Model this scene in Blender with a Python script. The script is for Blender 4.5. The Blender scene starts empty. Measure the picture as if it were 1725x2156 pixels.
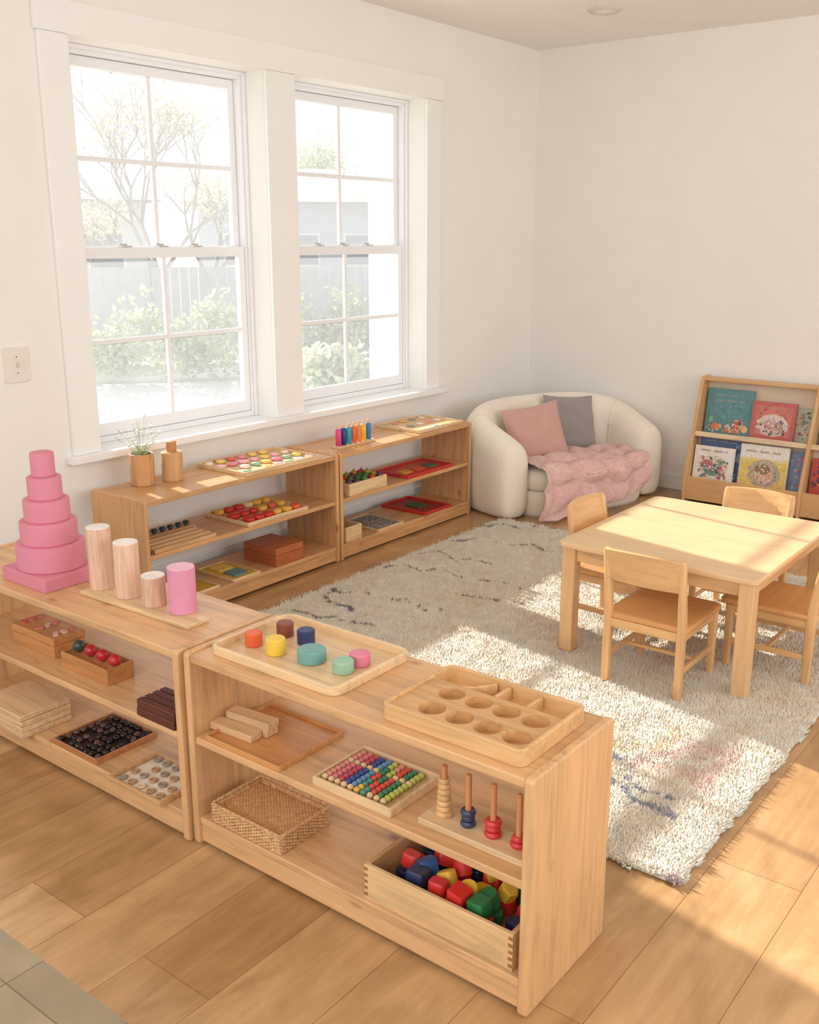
import bpy, math, random
import numpy as np
from mathutils import Vector, Matrix, noise
random.seed(7); np.random.seed(7)
S = bpy.context.scene
COL = S.collection
PI = math.pi
# ------------------------------------------------------------------ camera model
F = 2109.0; TH = math.atan(573/2109); CT, ST = math.cos(TH), math.sin(TH)
YAW = math.radians(37.85)
FW = Vector((-math.sin(YAW), math.cos(YAW), 0)); RT = Vector((math.cos(YAW), math.sin(YAW), 0))
CAM = Vector((3.96, 0, 1.7))
def ray(u, v):
    a = (u-862.5)/F; b = (v-1078)/F
    return FW*(CT-b*ST) + RT*a + Vector((0, 0, -ST-b*CT))
def P(u, v, z=0.0):
    d = ray(u, v); t = (z-CAM.z)/d.z; p = CAM+d*t
    return p.x, p.y
def zat(x, y, v):
    f = (Vector((x, y, 0))-Vector((CAM.x, CAM.y, 0))).dot(FW); b = (v-1078)/F
    return CAM.z - f*(ST+b*CT)/(CT-b*ST)
def E(u, v, dist):
    d = ray(u, v); h = math.hypot(d.x, d.y); return CAM+d*(dist/h)
def fit(L, N, R, z, xr=None, yr=None):
    l = P(*L, z); n = P(*N, z); r = P(*R, z)
    w = abs(n[0]-l[0]); d = abs(r[1]-n[1]); cx = (l[0]+n[0])/2; cy = (n[1]+r[1])/2
    if xr:
        w = min(w, xr[1]-xr[0]); cx = min(max(cx, xr[0]+w/2), xr[1]-w/2)
    if yr:
        d = min(d, yr[1]-yr[0]); cy = min(max(cy, yr[0]+d/2), yr[1]-d/2)
    return cx, cy, w, d
# ------------------------------------------------------------------ materials
def lin(c):
    o = []
    for k in c[:3]:
        k = k/255.0
        o.append(k/12.92 if k <= .04045 else ((k+.055)/1.055)**2.4)
    return (o[0], o[1], o[2], 1)
def newmat(name):
    m = bpy.data.materials.new(name); m.use_nodes = True
    nt = m.node_tree; b = nt.nodes['Principled BSDF']
    return m, nt, b
def ramp(nt, stops):
    r = nt.nodes.new('ShaderNodeValToRGB')
    while len(r.color_ramp.elements) < len(stops): r.color_ramp.elements.new(.5)
    for e, (p, c) in zip(r.color_ramp.elements, stops): e.position = p; e.color = c
    return r
def coords(nt, scale=(1, 1, 1), rot=(0, 0, 0), rand=True):
    tc = nt.nodes.new('ShaderNodeTexCoord'); mp = nt.nodes.new('ShaderNodeMapping')
    mp.inputs['Scale'].default_value = scale; mp.inputs['Rotation'].default_value = rot
    if rand:
        oi = nt.nodes.new('ShaderNodeObjectInfo'); mul = nt.nodes.new('ShaderNodeMath'); mul.operation = 'MULTIPLY'; mul.inputs[1].default_value = 7
        cb = nt.nodes.new('ShaderNodeCombineXYZ')
        nt.links.new(oi.outputs['Random'], mul.inputs[0])
        for i in range(3): nt.links.new(mul.outputs[0], cb.inputs[i])
        nt.links.new(cb.outputs[0], mp.inputs['Location'])
    nt.links.new(tc.outputs['Object'], mp.inputs['Vector'])
    return mp
def noise_node(nt, vec, scale, detail=4, dist=0, rough=.55):
    n = nt.nodes.new('ShaderNodeTexNoise'); n.inputs['Scale'].default_value = scale; n.inputs['Detail'].default_value = detail
    n.inputs['Distortion'].default_value = dist; n.inputs['Roughness'].default_value = rough
    nt.links.new(vec.outputs[0], n.inputs['Vector']); return n
def bump(nt, b, src, strength, dist=.002):
    bp = nt.nodes.new('ShaderNodeBump'); bp.inputs['Strength'].default_value = strength; bp.inputs['Distance'].default_value = dist
    nt.links.new(src, bp.inputs['Height']); nt.links.new(bp.outputs[0], b.inputs['Normal'])
def shade(c, k): return tuple(min(255, max(0, x*k)) for x in c)
_mc = {}
def paint(c, rough=.5, var=.05, sc=30, bp=0.0, sheen=0.0, name=None):
    key = ('p', tuple(c), rough, var, sc, bp, sheen)
    if key in _mc: return _mc[key]
    m, nt, b = newmat(name or 'paint'); mp = coords(nt)
    n = noise_node(nt, mp, sc, 3)
    r = ramp(nt, [(.3, lin(shade(c, 1-var))), (.7, lin(shade(c, 1+var*.6)))])
    nt.links.new(n.outputs['Fac'], r.inputs[0]); nt.links.new(r.outputs[0], b.inputs['Base Color'])
    b.inputs['Roughness'].default_value = rough
    if sheen: b.inputs['Sheen Weight'].default_value = sheen
    if bp: bump(nt, b, n.outputs['Fac'], bp)
    _mc[key] = m; return m
def wood(c, axis='x', rough=.36, var=.16, sc=1.0, knots=False):
    key = ('w', tuple(c), axis, rough, var, sc, knots)
    if key in _mc: return _mc[key]
    m, nt, b = newmat('wood')
    s = {'x': (1.2, 14, 14), 'y': (14, 1.2, 14), 'z': (14, 14, 1.2)}[axis]
    mp = coords(nt, tuple(k*sc for k in s))
    n = noise_node(nt, mp, 2.2, 6, 1.2)
    r = ramp(nt, [(.25, lin(shade(c, 1-var))), (.5, lin(c)), (.78, lin(shade(c, 1+var*.45)))])
    nt.links.new(n.outputs['Fac'], r.inputs[0])
    mp2 = coords(nt, (1, 1, 1)); n2 = noise_node(nt, mp2, 2.5, 2)
    r2 = ramp(nt, [(.3, (.9, .87, .83, 1)), (.65, (1, 1, 1, 1))]); nt.links.new(n2.outputs['Fac'], r2.inputs[0])
    mx = nt.nodes.new('ShaderNodeMix'); mx.data_type = 'RGBA'; mx.blend_type = 'MULTIPLY'; mx.inputs[0].default_value = 1
    nt.links.new(r.outputs[0], mx.inputs[6]); nt.links.new(r2.outputs[0], mx.inputs[7])
    out = mx.outputs[2]
    if knots:
        mk = coords(nt, {'x': (.55, 1, 1), 'y': (1, .55, 1), 'z': (1, 1, .55)}[axis])
        vo = nt.nodes.new('ShaderNodeTexVoronoi'); vo.inputs['Scale'].default_value = 6.5
        nt.links.new(mk.outputs[0], vo.inputs['Vector'])
        rk = ramp(nt, [(.03, (.46, .28, .17, 1)), (.12, (1, 1, 1, 1))]); nt.links.new(vo.outputs['Distance'], rk.inputs[0])
        m2 = nt.nodes.new('ShaderNodeMix'); m2.data_type = 'RGBA'; m2.blend_type = 'MULTIPLY'; m2.inputs[0].default_value = .8
        nt.links.new(out, m2.inputs[6]); nt.links.new(rk.outputs[0], m2.inputs[7]); out = m2.outputs[2]
    nt.links.new(out, b.inputs['Base Color']); b.inputs['Roughness'].default_value = rough
    bump(nt, b, n.outputs['Fac'], .06, .001)
    _mc[key] = m; return m
PINE = (224, 179, 130); MAPLE = (232, 200, 156); HONEY = (214, 164, 114); ORG = (210, 148, 92); PALE = (234, 203, 158)
CHW = (228, 182, 128)
# ------------------------------------------------------------------ mesh builder
class MB:
    def __init__(s): s.v = []; s.f = []
    def add(s, vs, fs):
        o = len(s.v); s.v += [tuple(p) for p in vs]; s.f += [tuple(i+o for i in q) for q in fs]; return s
    def box(s, x0, x1, y0, y1, z0, z1, M=None):
        vs = [Vector((x, y, z)) for z in (z0, z1) for (x, y) in ((x0, y0), (x1, y0), (x1, y1), (x0, y1))]
        if M: vs = [M@p for p in vs]
        return s.add(vs, [(3, 2, 1, 0), (4, 5, 6, 7), (0, 1, 5, 4), (1, 2, 6, 5), (2, 3, 7, 6), (3, 0, 4, 7)])
    def cbox(s, c, d, M=None):
        return s.box(c[0]-d[0]/2, c[0]+d[0]/2, c[1]-d[1]/2, c[1]+d[1]/2, c[2]-d[2]/2, c[2]+d[2]/2, M)
    def bar(s, a, b, w, d, roll=None):
        a = Vector(a); b = Vector(b); z = (b-a).normalized()
        x = Vector(roll) if roll else (Vector((1, 0, 0)) if abs(z.x) < .9 else Vector((0, 1, 0)))
        y = z.cross(x).normalized(); x = y.cross(z)
        vs = [p+x*(i*w/2)+y*(j*d/2) for p in (a, b) for (i, j) in ((-1, -1), (1, -1), (1, 1), (-1, 1))]
        return s.add(vs, [(3, 2, 1, 0), (4, 5, 6, 7), (0, 1, 5, 4), (1, 2, 6, 5), (2, 3, 7, 6), (3, 0, 4, 7)])
    def loft(s, loops, cap0=True, cap1=True, closed=False):
        n = len(loops[0]); vs = [p for l in loops for p in l]; fs = []
        m = len(loops)
        for i in range(m if closed else m-1):
            a = i*n; c = ((i+1) % m)*n
            for j in range(n):
                k = (j+1) % n; fs.append((a+j, a+k, c+k, c+j))
        if not closed:
            if cap0: fs.append(tuple(range(n-1, -1, -1)))
            if cap1: fs.append(tuple((m-1)*n+j for j in range(n)))
        return s.add(vs, fs)
    def lathe(s, prof, c=(0, 0, 0), n=32):
        loops = [[(c[0]+r*math.cos(2*PI*j/n), c[1]+r*math.sin(2*PI*j/n), c[2]+z) for j in range(n)] for r, z in prof]
        return s.loft(loops)
    def cyl(s, c, r, h, n=32, bev=.0015):
        return s.lathe([(r-bev, 0), (r, bev), (r, h-bev), (r-bev, h)], c, n)
    def tube(s, pts, r, n=8, closed=False):
        pts = [Vector(p) for p in pts]; loops = []; m = len(pts)
        for i, p in enumerate(pts):
            if closed: t = pts[(i+1) % m]-pts[i-1]
            else: t = pts[min(i+1, m-1)]-pts[max(i-1, 0)]
            t.normalize(); x = t.cross(Vector((0, 0, 1)))
            if x.length < .05: x = t.cross(Vector((0, 1, 0)))
            x.normalize(); y = t.cross(x); rr = r[i] if isinstance(r, (list, tuple)) else r
            loops.append([p+x*rr*math.cos(2*PI*j/n)+y*rr*math.sin(2*PI*j/n) for j in range(n)])
        return s.loft(loops, closed=closed)
    def ball(s, c, r, n=16, m=10, sc=(1, 1, 1)):
        loops = []
        for i in range(m+1):
            th = max(.04, min(PI-.04, PI*i/m))
            loops.append([(c[0]+r*sc[0]*math.sin(th)*math.cos(2*PI*j/n), c[1]+r*sc[1]*math.sin(th)*math.sin(2*PI*j/n), c[2]-r*sc[2]*math.cos(th)) for j in range(n)])
        return s.loft(loops)
    def build(s, name, mat, parent=None, bev=0, seg=2, smooth=40, loc=None):
        me = bpy.data.meshes.new(name); me.from_pydata(s.v, [], s.f); me.update()
        me.materials.append(mat)
        if smooth:
            me.polygons.foreach_set('use_smooth', [True]*len(me.polygons)); me.set_sharp_from_angle(angle=math.radians(smooth))
        o = bpy.data.objects.new(name, me); COL.objects.link(o)
        if parent: o.parent = parent
        if loc: o.location = loc
        if bev:
            b = o.modifiers.new('bevel', 'BEVEL'); b.width = bev; b.segments = seg; b.limit_method = 'ANGLE'; b.angle_limit = math.radians(50)
        return o
def rr(w, d, r, z, n=6, cx=0, cy=0):
    r = min(r, w/2-.0001, d/2-.0001); pts = []
    for (sx, sy, a0) in ((1, -1, -PI/2), (1, 1, 0), (-1, 1, PI/2), (-1, -1, PI)):
        for i in range(n+1):
            a = a0+PI/2*i/n
            pts.append((cx+sx*(w/2-r)+r*math.cos(a), cy+sy*(d/2-r)+r*math.sin(a), z))
    return pts
def tag(o, label, cat, group=None, kind=None):
    o['label'] = label; o['category'] = cat
    if group: o['group'] = group
    if kind: o['kind'] = kind
    return o
def struct(o): o['kind'] = 'structure'; return o
def thing(name, label, cat, loc=(0, 0, 0), rz=0, group=None):
    o = bpy.data.objects.new(name, None); COL.objects.link(o); o.empty_display_size = .1
    o.location = loc; o.rotation_euler = (0, 0, rz); return tag(o, label, cat, group)
def dup(root, loc=None, rz=None, label=None, group=None):
    r = root.copy(); COL.objects.link(r)
    if loc is not None: r.location = loc
    if rz is not None: r.rotation_euler = (0, 0, rz)
    if label: r['label'] = label
    if group: r['group'] = group
    for ch in list(root.children):
        c = ch.copy(); COL.objects.link(c); c.parent = r
        for g in list(ch.children):
            d = g.copy(); COL.objects.link(d); d.parent = c
    return r
def tray_mesh(w, d, h, rad=.015, wall=.009, base=.005):
    m = MB(); e = .002
    m.loft([rr(w-2*e, d-2*e, rad, 0), rr(w, d, rad, e), rr(w, d, rad, h-e), rr(w-2*e, d-2*e, rad, h), rr(w-2*wall+2*e, d-2*wall+2*e, max(rad-wall, .002), h),
            rr(w-2*wall, d-2*wall, max(rad-wall, .002), h-e), rr(w-2*wall, d-2*wall, max(rad-wall, .002), base)])
    return m
def tray(label, cx, cy, z, w, d, h, mat, rad=.015, wall=.009, rz=0, name='tray', cat='tray', basemat=None, base=.005, group=None):
    if basemat is None:
        o = tray_mesh(w, d, h, rad, wall, base).build(name, mat); o.location = (cx, cy, z); o.rotation_euler.z = rz
        return tag(o, label, cat, group)
    t = thing(name, label, cat, (cx, cy, z), rz, group)
    tray_mesh(w, d, h, rad, wall, base).build('rim', mat, t)
    MB().loft([rr(w-2*wall-.001, d-2*wall-.001, max(rad-wall, .002), base), rr(w-2*wall-.001, d-2*wall-.001, max(rad-wall, .002), base+.002)]).build('base', basemat, t)
    return t
def holes_board(x0b, x1b, y0b, y1b, h, cells, depth):
    m = MB(); n = 32
    for (x0, x1, y0, y1, cx, cy, r) in cells:
        if r <= 0:
            m.add([(x0, y0, h), (x1, y0, h), (x1, y1, h), (x0, y1, h)], [(0, 1, 2, 3)]); continue
        angs = sorted([2*PI*i/n-PI for i in range(n)]+[math.atan2(y-cy, x-cx) for x in (x0, x1) for y in (y0, y1)])
        outer = []; lip = []; inner = []; bot = []
        for a in angs:
            c, s_ = math.cos(a), math.sin(a)
            t = min((x1-cx)/c if c > 1e-6 else ((x0-cx)/c if c < -1e-6 else 1e9), (y1-cy)/s_ if s_ > 1e-6 else ((y0-cy)/s_ if s_ < -1e-6 else 1e9))
            outer.append((cx+c*t, cy+s_*t, h)); lip.append((cx+c*(r+.001), cy+s_*(r+.001), h)); inner.append((cx+c*r, cy+s_*r, h-.001)); bot.append((cx+c*r*.98, cy+s_*r*.98, h-depth))
        m.loft([outer, lip, inner, bot], cap0=False, cap1=True)
    m.box(x0b, x1b, y0b, y1b, 0, h); m.f = [f for f in m.f if f != tuple(len(m.v)-8+i for i in (4, 5, 6, 7))]
    return m
def tufts(pts, nrm, hgt, rad, lean, name, mat, parent, cols=None):
    n = len(pts); pts = np.asarray(pts, float); nrm = np.asarray(nrm, float)
    ref = np.tile(np.array([[.31, .77, .55]]), (n, 1)); t1 = np.cross(nrm, ref); t1 /= np.linalg.norm(t1, axis=1)[:, None]; t2 = np.cross(nrm, t1)
    ang = np.random.rand(n)*2*PI; V = np.zeros((n, 4, 3)); R = rad*(.7+.6*np.random.rand(n))
    for k in range(3):
        a = ang+k*2*PI/3; V[:, k] = pts+t1*(np.cos(a)*R)[:, None]+t2*(np.sin(a)*R)[:, None]
    la = np.random.rand(n)*2*PI; H = hgt*(.6+.7*np.random.rand(n)); Ln = lean*np.random.rand(n)
    V[:, 3] = pts+nrm*H[:, None]+t1*(np.cos(la)*Ln)[:, None]+t2*(np.sin(la)*Ln)[:, None]
    b = (np.arange(n)*4)[:, None]
    Fc = np.concatenate([b+np.array([[0, 1, 3]]), b+np.array([[1, 2, 3]]), b+np.array([[2, 0, 3]])], axis=0)
    me = bpy.data.meshes.new(name); me.vertices.add(n*4); me.vertices.foreach_set('co', V.reshape(-1))
    me.loops.add(Fc.size); me.loops.foreach_set('vertex_index', Fc.reshape(-1).astype(np.int32))
    me.polygons.add(len(Fc)); me.polygons.foreach_set('loop_start', (np.arange(len(Fc))*3).astype(np.int32))
    me.update(calc_edges=True)
    me.polygons.foreach_set('use_smooth', [True]*len(me.polygons))
    if cols is not None:
        at = me.color_attributes.new('Col', 'FLOAT_COLOR', 'POINT')
        c = np.ones((n, 4, 4)); c[:, :, :3] = cols[:, None, :]
        at.data.foreach_set('color', c.reshape(-1))
    me.materials.append(mat); o = bpy.data.objects.new(name, me); COL.objects.link(o); o.parent = parent
    return o
def translucent(m, fac):
    nt = m.node_tree; b = nt.nodes['Principled BSDF']; out = [n for n in nt.nodes if n.type == 'OUTPUT_MATERIAL'][0]
    tl = nt.nodes.new('ShaderNodeBsdfTranslucent'); mx = nt.nodes.new('ShaderNodeMixShader'); mx.inputs[0].default_value = fac
    src = b.inputs['Base Color'].links[0].from_socket; nt.links.new(src, tl.inputs['Color'])
    nt.links.new(b.outputs[0], mx.inputs[1]); nt.links.new(tl.outputs[0], mx.inputs[2]); nt.links.new(mx.outputs[0], out.inputs['Surface'])
def soft_normal(m, d, k):
    """pile fibres scatter light like the surface they grow from: blend the fibre normal with direction d"""
    nt = m.node_tree; b = nt.nodes['Principled BSDF']; g = nt.nodes.new('ShaderNodeNewGeometry')
    a = nt.nodes.new('ShaderNodeVectorMath'); a.operation = 'SCALE'; a.inputs['Scale'].default_value = 1-k; nt.links.new(g.outputs['Normal'], a.inputs[0])
    s = nt.nodes.new('ShaderNodeVectorMath'); s.operation = 'ADD'; s.inputs[1].default_value = Vector(d)*k; nt.links.new(a.outputs[0], s.inputs[0])
    n = nt.nodes.new('ShaderNodeVectorMath'); n.operation = 'NORMALIZE'; nt.links.new(s.outputs[0], n.inputs[0]); nt.links.new(n.outputs[0], b.inputs['Normal'])
# ------------------------------------------------------------------ the setting
BY = 6.58; CZ = 2.98
wallm = paint((245, 242, 237), .85, .008, 3, name='wall_paint'); trimm = paint((248, 248, 246), .45, .006, 4, name='trim_paint')
ceilm = paint((247, 244, 240), .9, .008, 3, name='ceiling_paint')
WIN = [(2.735, 3.881), (4.093, 5.25)]; ZB, ZT = .75, 2.533
m = MB()
m.box(-.25, 0, -1.5, WIN[0][0], 0, CZ); m.box(-.25, 0, WIN[0][1], WIN[1][0], 0, CZ); m.box(-.25, 0, WIN[1][1], BY+.2, 0, CZ)
for a, b in WIN: m.box(-.25, 0, a, b, 0, ZB-.02); m.box(-.25, 0, a, b, ZT, CZ)
struct(m.build('wall_left', wallm, smooth=0))
struct(MB().box(0, 7.5, BY, BY+.2, 0, CZ).build('wall_back', wallm, smooth=0))
struct(MB().box(-.25, 7.5, -1.5, BY+.2, CZ, CZ+.15).build('ceiling', ceilm, smooth=0))
# floor
def floor_mat():
    m, nt, b = newmat('floor_planks'); mp = coords(nt, (1, 1, 1), (0, 0, PI/2), rand=False)
    br = nt.nodes.new('ShaderNodeTexBrick'); br.inputs['Scale'].default_value = 1
    br.inputs['Brick Width'].default_value = 1.25; br.inputs['Row Height'].default_value = .24; br.inputs['Mortar Size'].default_value = .0011
    br.inputs['Mortar Smooth'].default_value = .3; br.inputs['Bias'].default_value = 0
    br.inputs['Color1'].default_value = lin((208, 170, 124)); br.inputs['Color2'].default_value = lin((174, 132, 88)); br.inputs['Mortar'].default_value = lin((138, 98, 62))
    br.offset = .37
    nt.links.new(mp.outputs[0], br.inputs['Vector'])
    m2 = coords(nt, (9, .8, 1), rand=False); n = noise_node(nt, m2, 2.0, 6, 1.5)
    r = ramp(nt, [(.25, (.82, .78, .73, 1)), (.7, (1.05, 1.04, 1.03, 1))]); nt.links.new(n.outputs['Fac'], r.inputs[0])
    mx = nt.nodes.new('ShaderNodeMix'); mx.data_type = 'RGBA'; mx.blend_type = 'MULTIPLY'; mx.inputs[0].default_value = 1
    nt.links.new(br.outputs['Color'], mx.inputs[6]); nt.links.new(r.outputs[0], mx.inputs[7])
    m4 = coords(nt, (1, .5, 1), rand=False); n4 = noise_node(nt, m4, 6, 6, 1.0)
    r4 = ramp(nt, [(.3, (.76, .73, .68, 1)), (.65, (1.06, 1.06, 1.06, 1))]); nt.links.new(n4.outputs['Fac'], r4.inputs[0])
    mx4 = nt.nodes.new('ShaderNodeMix'); mx4.data_type = 'RGBA'; mx4.blend_type = 'MULTIPLY'; mx4.inputs[0].default_value = 1
    nt.links.new(mx.outputs[2], mx4.inputs[6]); nt.links.new(r4.outputs[0], mx4.inputs[7])
    nt.links.new(mx4.outputs[2], b.inputs['Base Color'])
    m3 = coords(nt, (1, 1, 1), rand=False); n3 = noise_node(nt, m3, 3, 3)
    r3 = ramp(nt, [(.3, (.16, .16, .16, 1)), (.7, (.29, .29, .29, 1))]); nt.links.new(n3.outputs['Fac'], r3.inputs[0]); nt.links.new(r3.outputs[0], b.inputs['Roughness'])
    inv = nt.nodes.new('ShaderNodeMath'); inv.operation = 'SUBTRACT'; inv.inputs[0].default_value = 1; nt.links.new(br.outputs['Fac'], inv.inputs[1])
    bump(nt, b, inv.outputs[0], .25, .002)
    return m
def tile_mat():
    m, nt, b = newmat('floor_tiles'); mp = coords(nt, (1, 1, 1), rand=False)
    br = nt.nodes.new('ShaderNodeTexBrick'); br.offset = 0; br.inputs['Scale'].default_value = 1
    br.inputs['Brick Width'].default_value = .33; br.inputs['Row Height'].default_value = .33; br.inputs['Mortar Size'].default_value = .0022
    br.inputs['Color1'].default_value = lin((174, 158, 130)); br.inputs['Color2'].default_value = lin((163, 147, 120)); br.inputs['Mortar'].default_value = lin((130, 114, 90))
    nt.links.new(mp.outputs[0], br.inputs['Vector'])
    n = noise_node(nt, mp, 6, 5); r = ramp(nt, [(.3, (.86, .86, .86, 1)), (.7, (1.05, 1.05, 1.05, 1))]); nt.links.new(n.outputs['Fac'], r.inputs[0])
    mx = nt.nodes.new('ShaderNodeMix'); mx.data_type = 'RGBA'; mx.blend_type = 'MULTIPLY'; mx.inputs[0].default_value = 1
    nt.links.new(br.outputs['Color'], mx.inputs[6]); nt.links.new(r.outputs[0], mx.inputs[7]); nt.links.new(mx.outputs[2], b.inputs['Base Color'])
    b.inputs['Roughness'].default_value = .45
    return m
struct(MB().box(-.25, 7.5, 1.09, BY+.2, -.1, 0).build('floor', floor_mat(), smooth=0))
struct(MB().box(-.25, 7.5, -1.5, 1.09, -.1, 0).build('floor', tile_mat(), smooth=0))
struct(MB().box(0, .015, -1.5, BY, 0, .11).build('baseboard_left', trimm, bev=.004))
struct(MB().box(.015, 7.5, BY-.015, BY, 0, .11).build('baseboard_back', trimm, bev=.004))
# casing
y0, y1 = WIN[0][0]-.145, WIN[1][1]+.145
struct(MB().box(0, .028, y0-.01, y1+.01, ZT, ZT+.13).build('trim_1', trimm, bev=.003))
struct(MB().box(0, .02, y0, WIN[0][0], ZB, ZT).build('trim_2', trimm, bev=.003))
struct(MB().box(0, .02, WIN[0][1], WIN[1][0], ZB, ZT).build('trim_3', trimm, bev=.003))
struct(MB().box(0, .02, WIN[1][1], y1, ZB, ZT).build('trim_4', trimm, bev=.003))
m = MB(); m.box(0, .055, y0-.03, y1+.05, ZB-.035, ZB)
for a, b in WIN: m.box(-.25, .0, a, b, ZB-.02, ZB)
struct(m.build('trim_5', trimm, bev=.003))
gm = bpy.data.materials.new('window_glass'); gm.use_nodes = True; nt = gm.node_tree; nt.nodes.clear()
out = nt.nodes.new('ShaderNodeOutputMaterial'); tr = nt.nodes.new('ShaderNodeBsdfTransparent'); gl = nt.nodes.new('ShaderNodeBsdfGlossy'); mxs = nt.nodes.new('ShaderNodeMixShader')
tl = nt.nodes.new('ShaderNodeBsdfTranslucent'); mx2 = nt.nodes.new('ShaderNodeMixShader'); mx2.inputs[0].default_value = .07; tl.inputs[0].default_value = (.93, .96, 1, 1)  # whitish veil mixed into the panes to imitate glare haze
gl.inputs['Roughness'].default_value = .02; mxs.inputs[0].default_value = .04; tr.inputs[0].default_value = (.98, .99, 1, 1)
nt.links.new(tr.outputs[0], mx2.inputs[1]); nt.links.new(tl.outputs[0], mx2.inputs[2])
nt.links.new(mx2.outputs[0], mxs.inputs[1]); nt.links.new(gl.outputs[0], mxs.inputs[2]); nt.links.new(mxs.outputs[0], out.inputs[0])
sashm = paint((246, 247, 249), .4, .005, 4, name='sash_paint'); metal = paint((205, 203, 198), .3, .02, name='sash_lock')
for wi, (a, b) in enumerate(WIN):
    w = bpy.data.objects.new('window_%d' % (wi+1), None); COL.objects.link(w); struct(w); w.location = (-.18, (a+b)/2, ZB)
    hw = (b-a)/2; H = ZT-ZB; fr = .035
    m = MB()
    m.box(-.05, .035, -hw, -hw+fr, 0, H); m.box(-.05, .035, hw-fr, hw, 0, H); m.box(-.05, .035, -hw+fr, hw-fr, H-fr, H); m.box(-.05, .035, -hw+fr, hw-fr, 0, .03)
    m.box(.035, .05, -hw, -hw+.018, 0, H); m.box(.035, .05, hw-.018, hw, 0, H); m.box(.035, .05, -hw+.018, hw-.018, H-.018, H)
    m.build('frame', sashm, w, bev=.003)
    def sash(name, x, z0, z1, bot, top):
        st = .04; m = MB(); ya, yb = -hw+fr+.002, hw-fr-.002
        m.box(x-.016, x+.016, ya, ya+st, z0, z1); m.box(x-.016, x+.016, yb-st, yb, z0, z1)
        m.box(x-.016, x+.016, ya+st, yb-st, z0, z0+bot); m.box(x-.016, x+.016, ya+st, yb-st, z1-top, z1)
        zc = (z0+bot+z1-top)/2
        m.box(x-.009, x+.009, -.011, .011, z0+bot, z1-top); m.box(x-.009, x+.009, ya+st, -.011, zc-.011, zc+.011); m.box(x-.009, x+.009, .011, yb-st, zc-.011, zc+.011)
        s = m.build(name, sashm, w, bev=.002)
        MB().box(x-.002, x+.002, ya+st-.003, yb-st+.003, z0+bot-.003, z1-top+.003).build('pane', gm, s, smooth=0)
        return s
    sash('upper_sash', -.022, .875, H-fr-.002, .045, .045)
    lo = sash('lower_sash', .014, .032, .915, .06, .05)
    for yy in (-.22, .0, .22):
        k = MB(); k.box(-.012, .03, yy-.028, yy+.028, .915, .923); k.cyl((.01, yy, .923), .012, .01, 12); k.box(.0, .01, yy-.03, yy+.008, .925, .933)
        k.build('sash_lock', metal, w, bev=.001)
# ------------------------------------------------------------------ wall plate & ceiling light
d = ray(34, 768); t = -3.96/d.x; op = CAM+d*t
t_ = thing('light_switch', 'white light switch plate on the wall left of the window', 'switch', (0.0005, op.y, op.z))
MB().loft([[(x, p[0], p[1]) for p in rr(.118-.004*i, .15-.004*i, .008, 0)] for i, x in ((0, 0), (0, .004), (1, .007))]).build('plate', paint((236, 230, 222), .4, .01), t_)
MB().box(.006, .014, -.005, .005, -.012, .012).build('toggle', paint((214, 208, 198), .4), t_, bev=.002)
for dz in (-.034, .034): MB().loft([[(x, .0032*math.cos(a*PI/6), dz+.0032*math.sin(a*PI/6)) for a in range(12)] for x in (.006, .0085)]).build('screw', paint((120, 116, 110), .4), t_)
d = ray(1274, 20); t = (CZ-1.7)/d.z; dp = CAM+d*t
t_ = thing('ceiling_downlight', 'round recessed white downlight in the ceiling', 'light', (dp.x, dp.y, CZ))
MB().lathe([(.062, -.0001), (.095, -.0001), (.097, -.008), (.090, -.014), (.068, -.014), (.062, -.005)], n=48).build('ring', paint((218, 213, 204), .6), t_, smooth=0)
MB().lathe([(.0612, -.0052), (.0612, -.0075)], n=40).build('diffuser', paint((252, 250, 246), .6), t_, smooth=0)
# ------------------------------------------------------------------ shelving units
def shelving(label, W, D, loc, rz, col, H=.602):
    t = thing('shelving_unit', label, 'shelf', loc, rz, 'low open pine shelving units')
    wx = wood(col, 'x', knots=True); wz = wood(col, 'z', knots=True); th = .024
    for s in (-1, 1):
        MB().loft([[(s*(W/2-th/2)+dx, p[0], p[1]+H/2) for p in rr(D, H, .014, 0)] for dx in (-th/2, th/2)]).build('side_panel', wz, t, bev=.005, seg=3)
    x = W/2-th
    MB().box(-x, x, -D/2+.006, D/2-.004, H-.03, H-.006).build('top_panel', wx, t, bev=.003)
    MB().box(-x, x, -D/2+.008, D/2-.008, .323, .345).build('shelf_board', wx, t, bev=.003)
    MB().box(-x, x, -D/2+.008, D/2-.008, .068, .09).build('shelf_board', wx, t, bev=.003)
    MB().box(-x, x, -D/2+.010, -D/2+.03, .012, .068).build('plinth', wx, t, bev=.003)
    return t
TZ = .596
FX0, FX1, FY0, FD = 1.885, 3.012, 1.645, .375
shelving('low pine shelving unit nearest the camera, woven basket on its bottom shelf', FX1-FX0, FD, ((FX0+FX1)/2, FY0+FD/2, 0), 0, PINE)
LX0, LX1 = .56, 1.875
shelving('low pine shelving unit holding the pink stacking tower', LX1-LX0, FD, ((LX0+LX1)/2, FY0-.012+FD/2, 0), .0, PINE)
WX0, WX1 = .085, .465; WD = WX1-WX0
shelving('low pine shelving unit under the larger window, plant cup on top', 3.885-2.61, WD, ((WX0+WX1)/2, (3.885+2.61)/2, 0), PI/2, HONEY)
shelving('low pine shelving unit beside the cream sofa, rainbow peg stand on top', 5.135-3.895, WD, ((WX0+WX1)/2, (5.135+3.895)/2, 0), PI/2, HONEY)
FR = (FX0+.03, FX1-.03); FYR = (FY0+.012, FY0+FD-.01); LR = (LX0+.03, LX1-.03)
WXR = (WX0+.01, WX1-.012); WAY = (2.645, 3.85); WBY = (3.93, 5.10)
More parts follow.
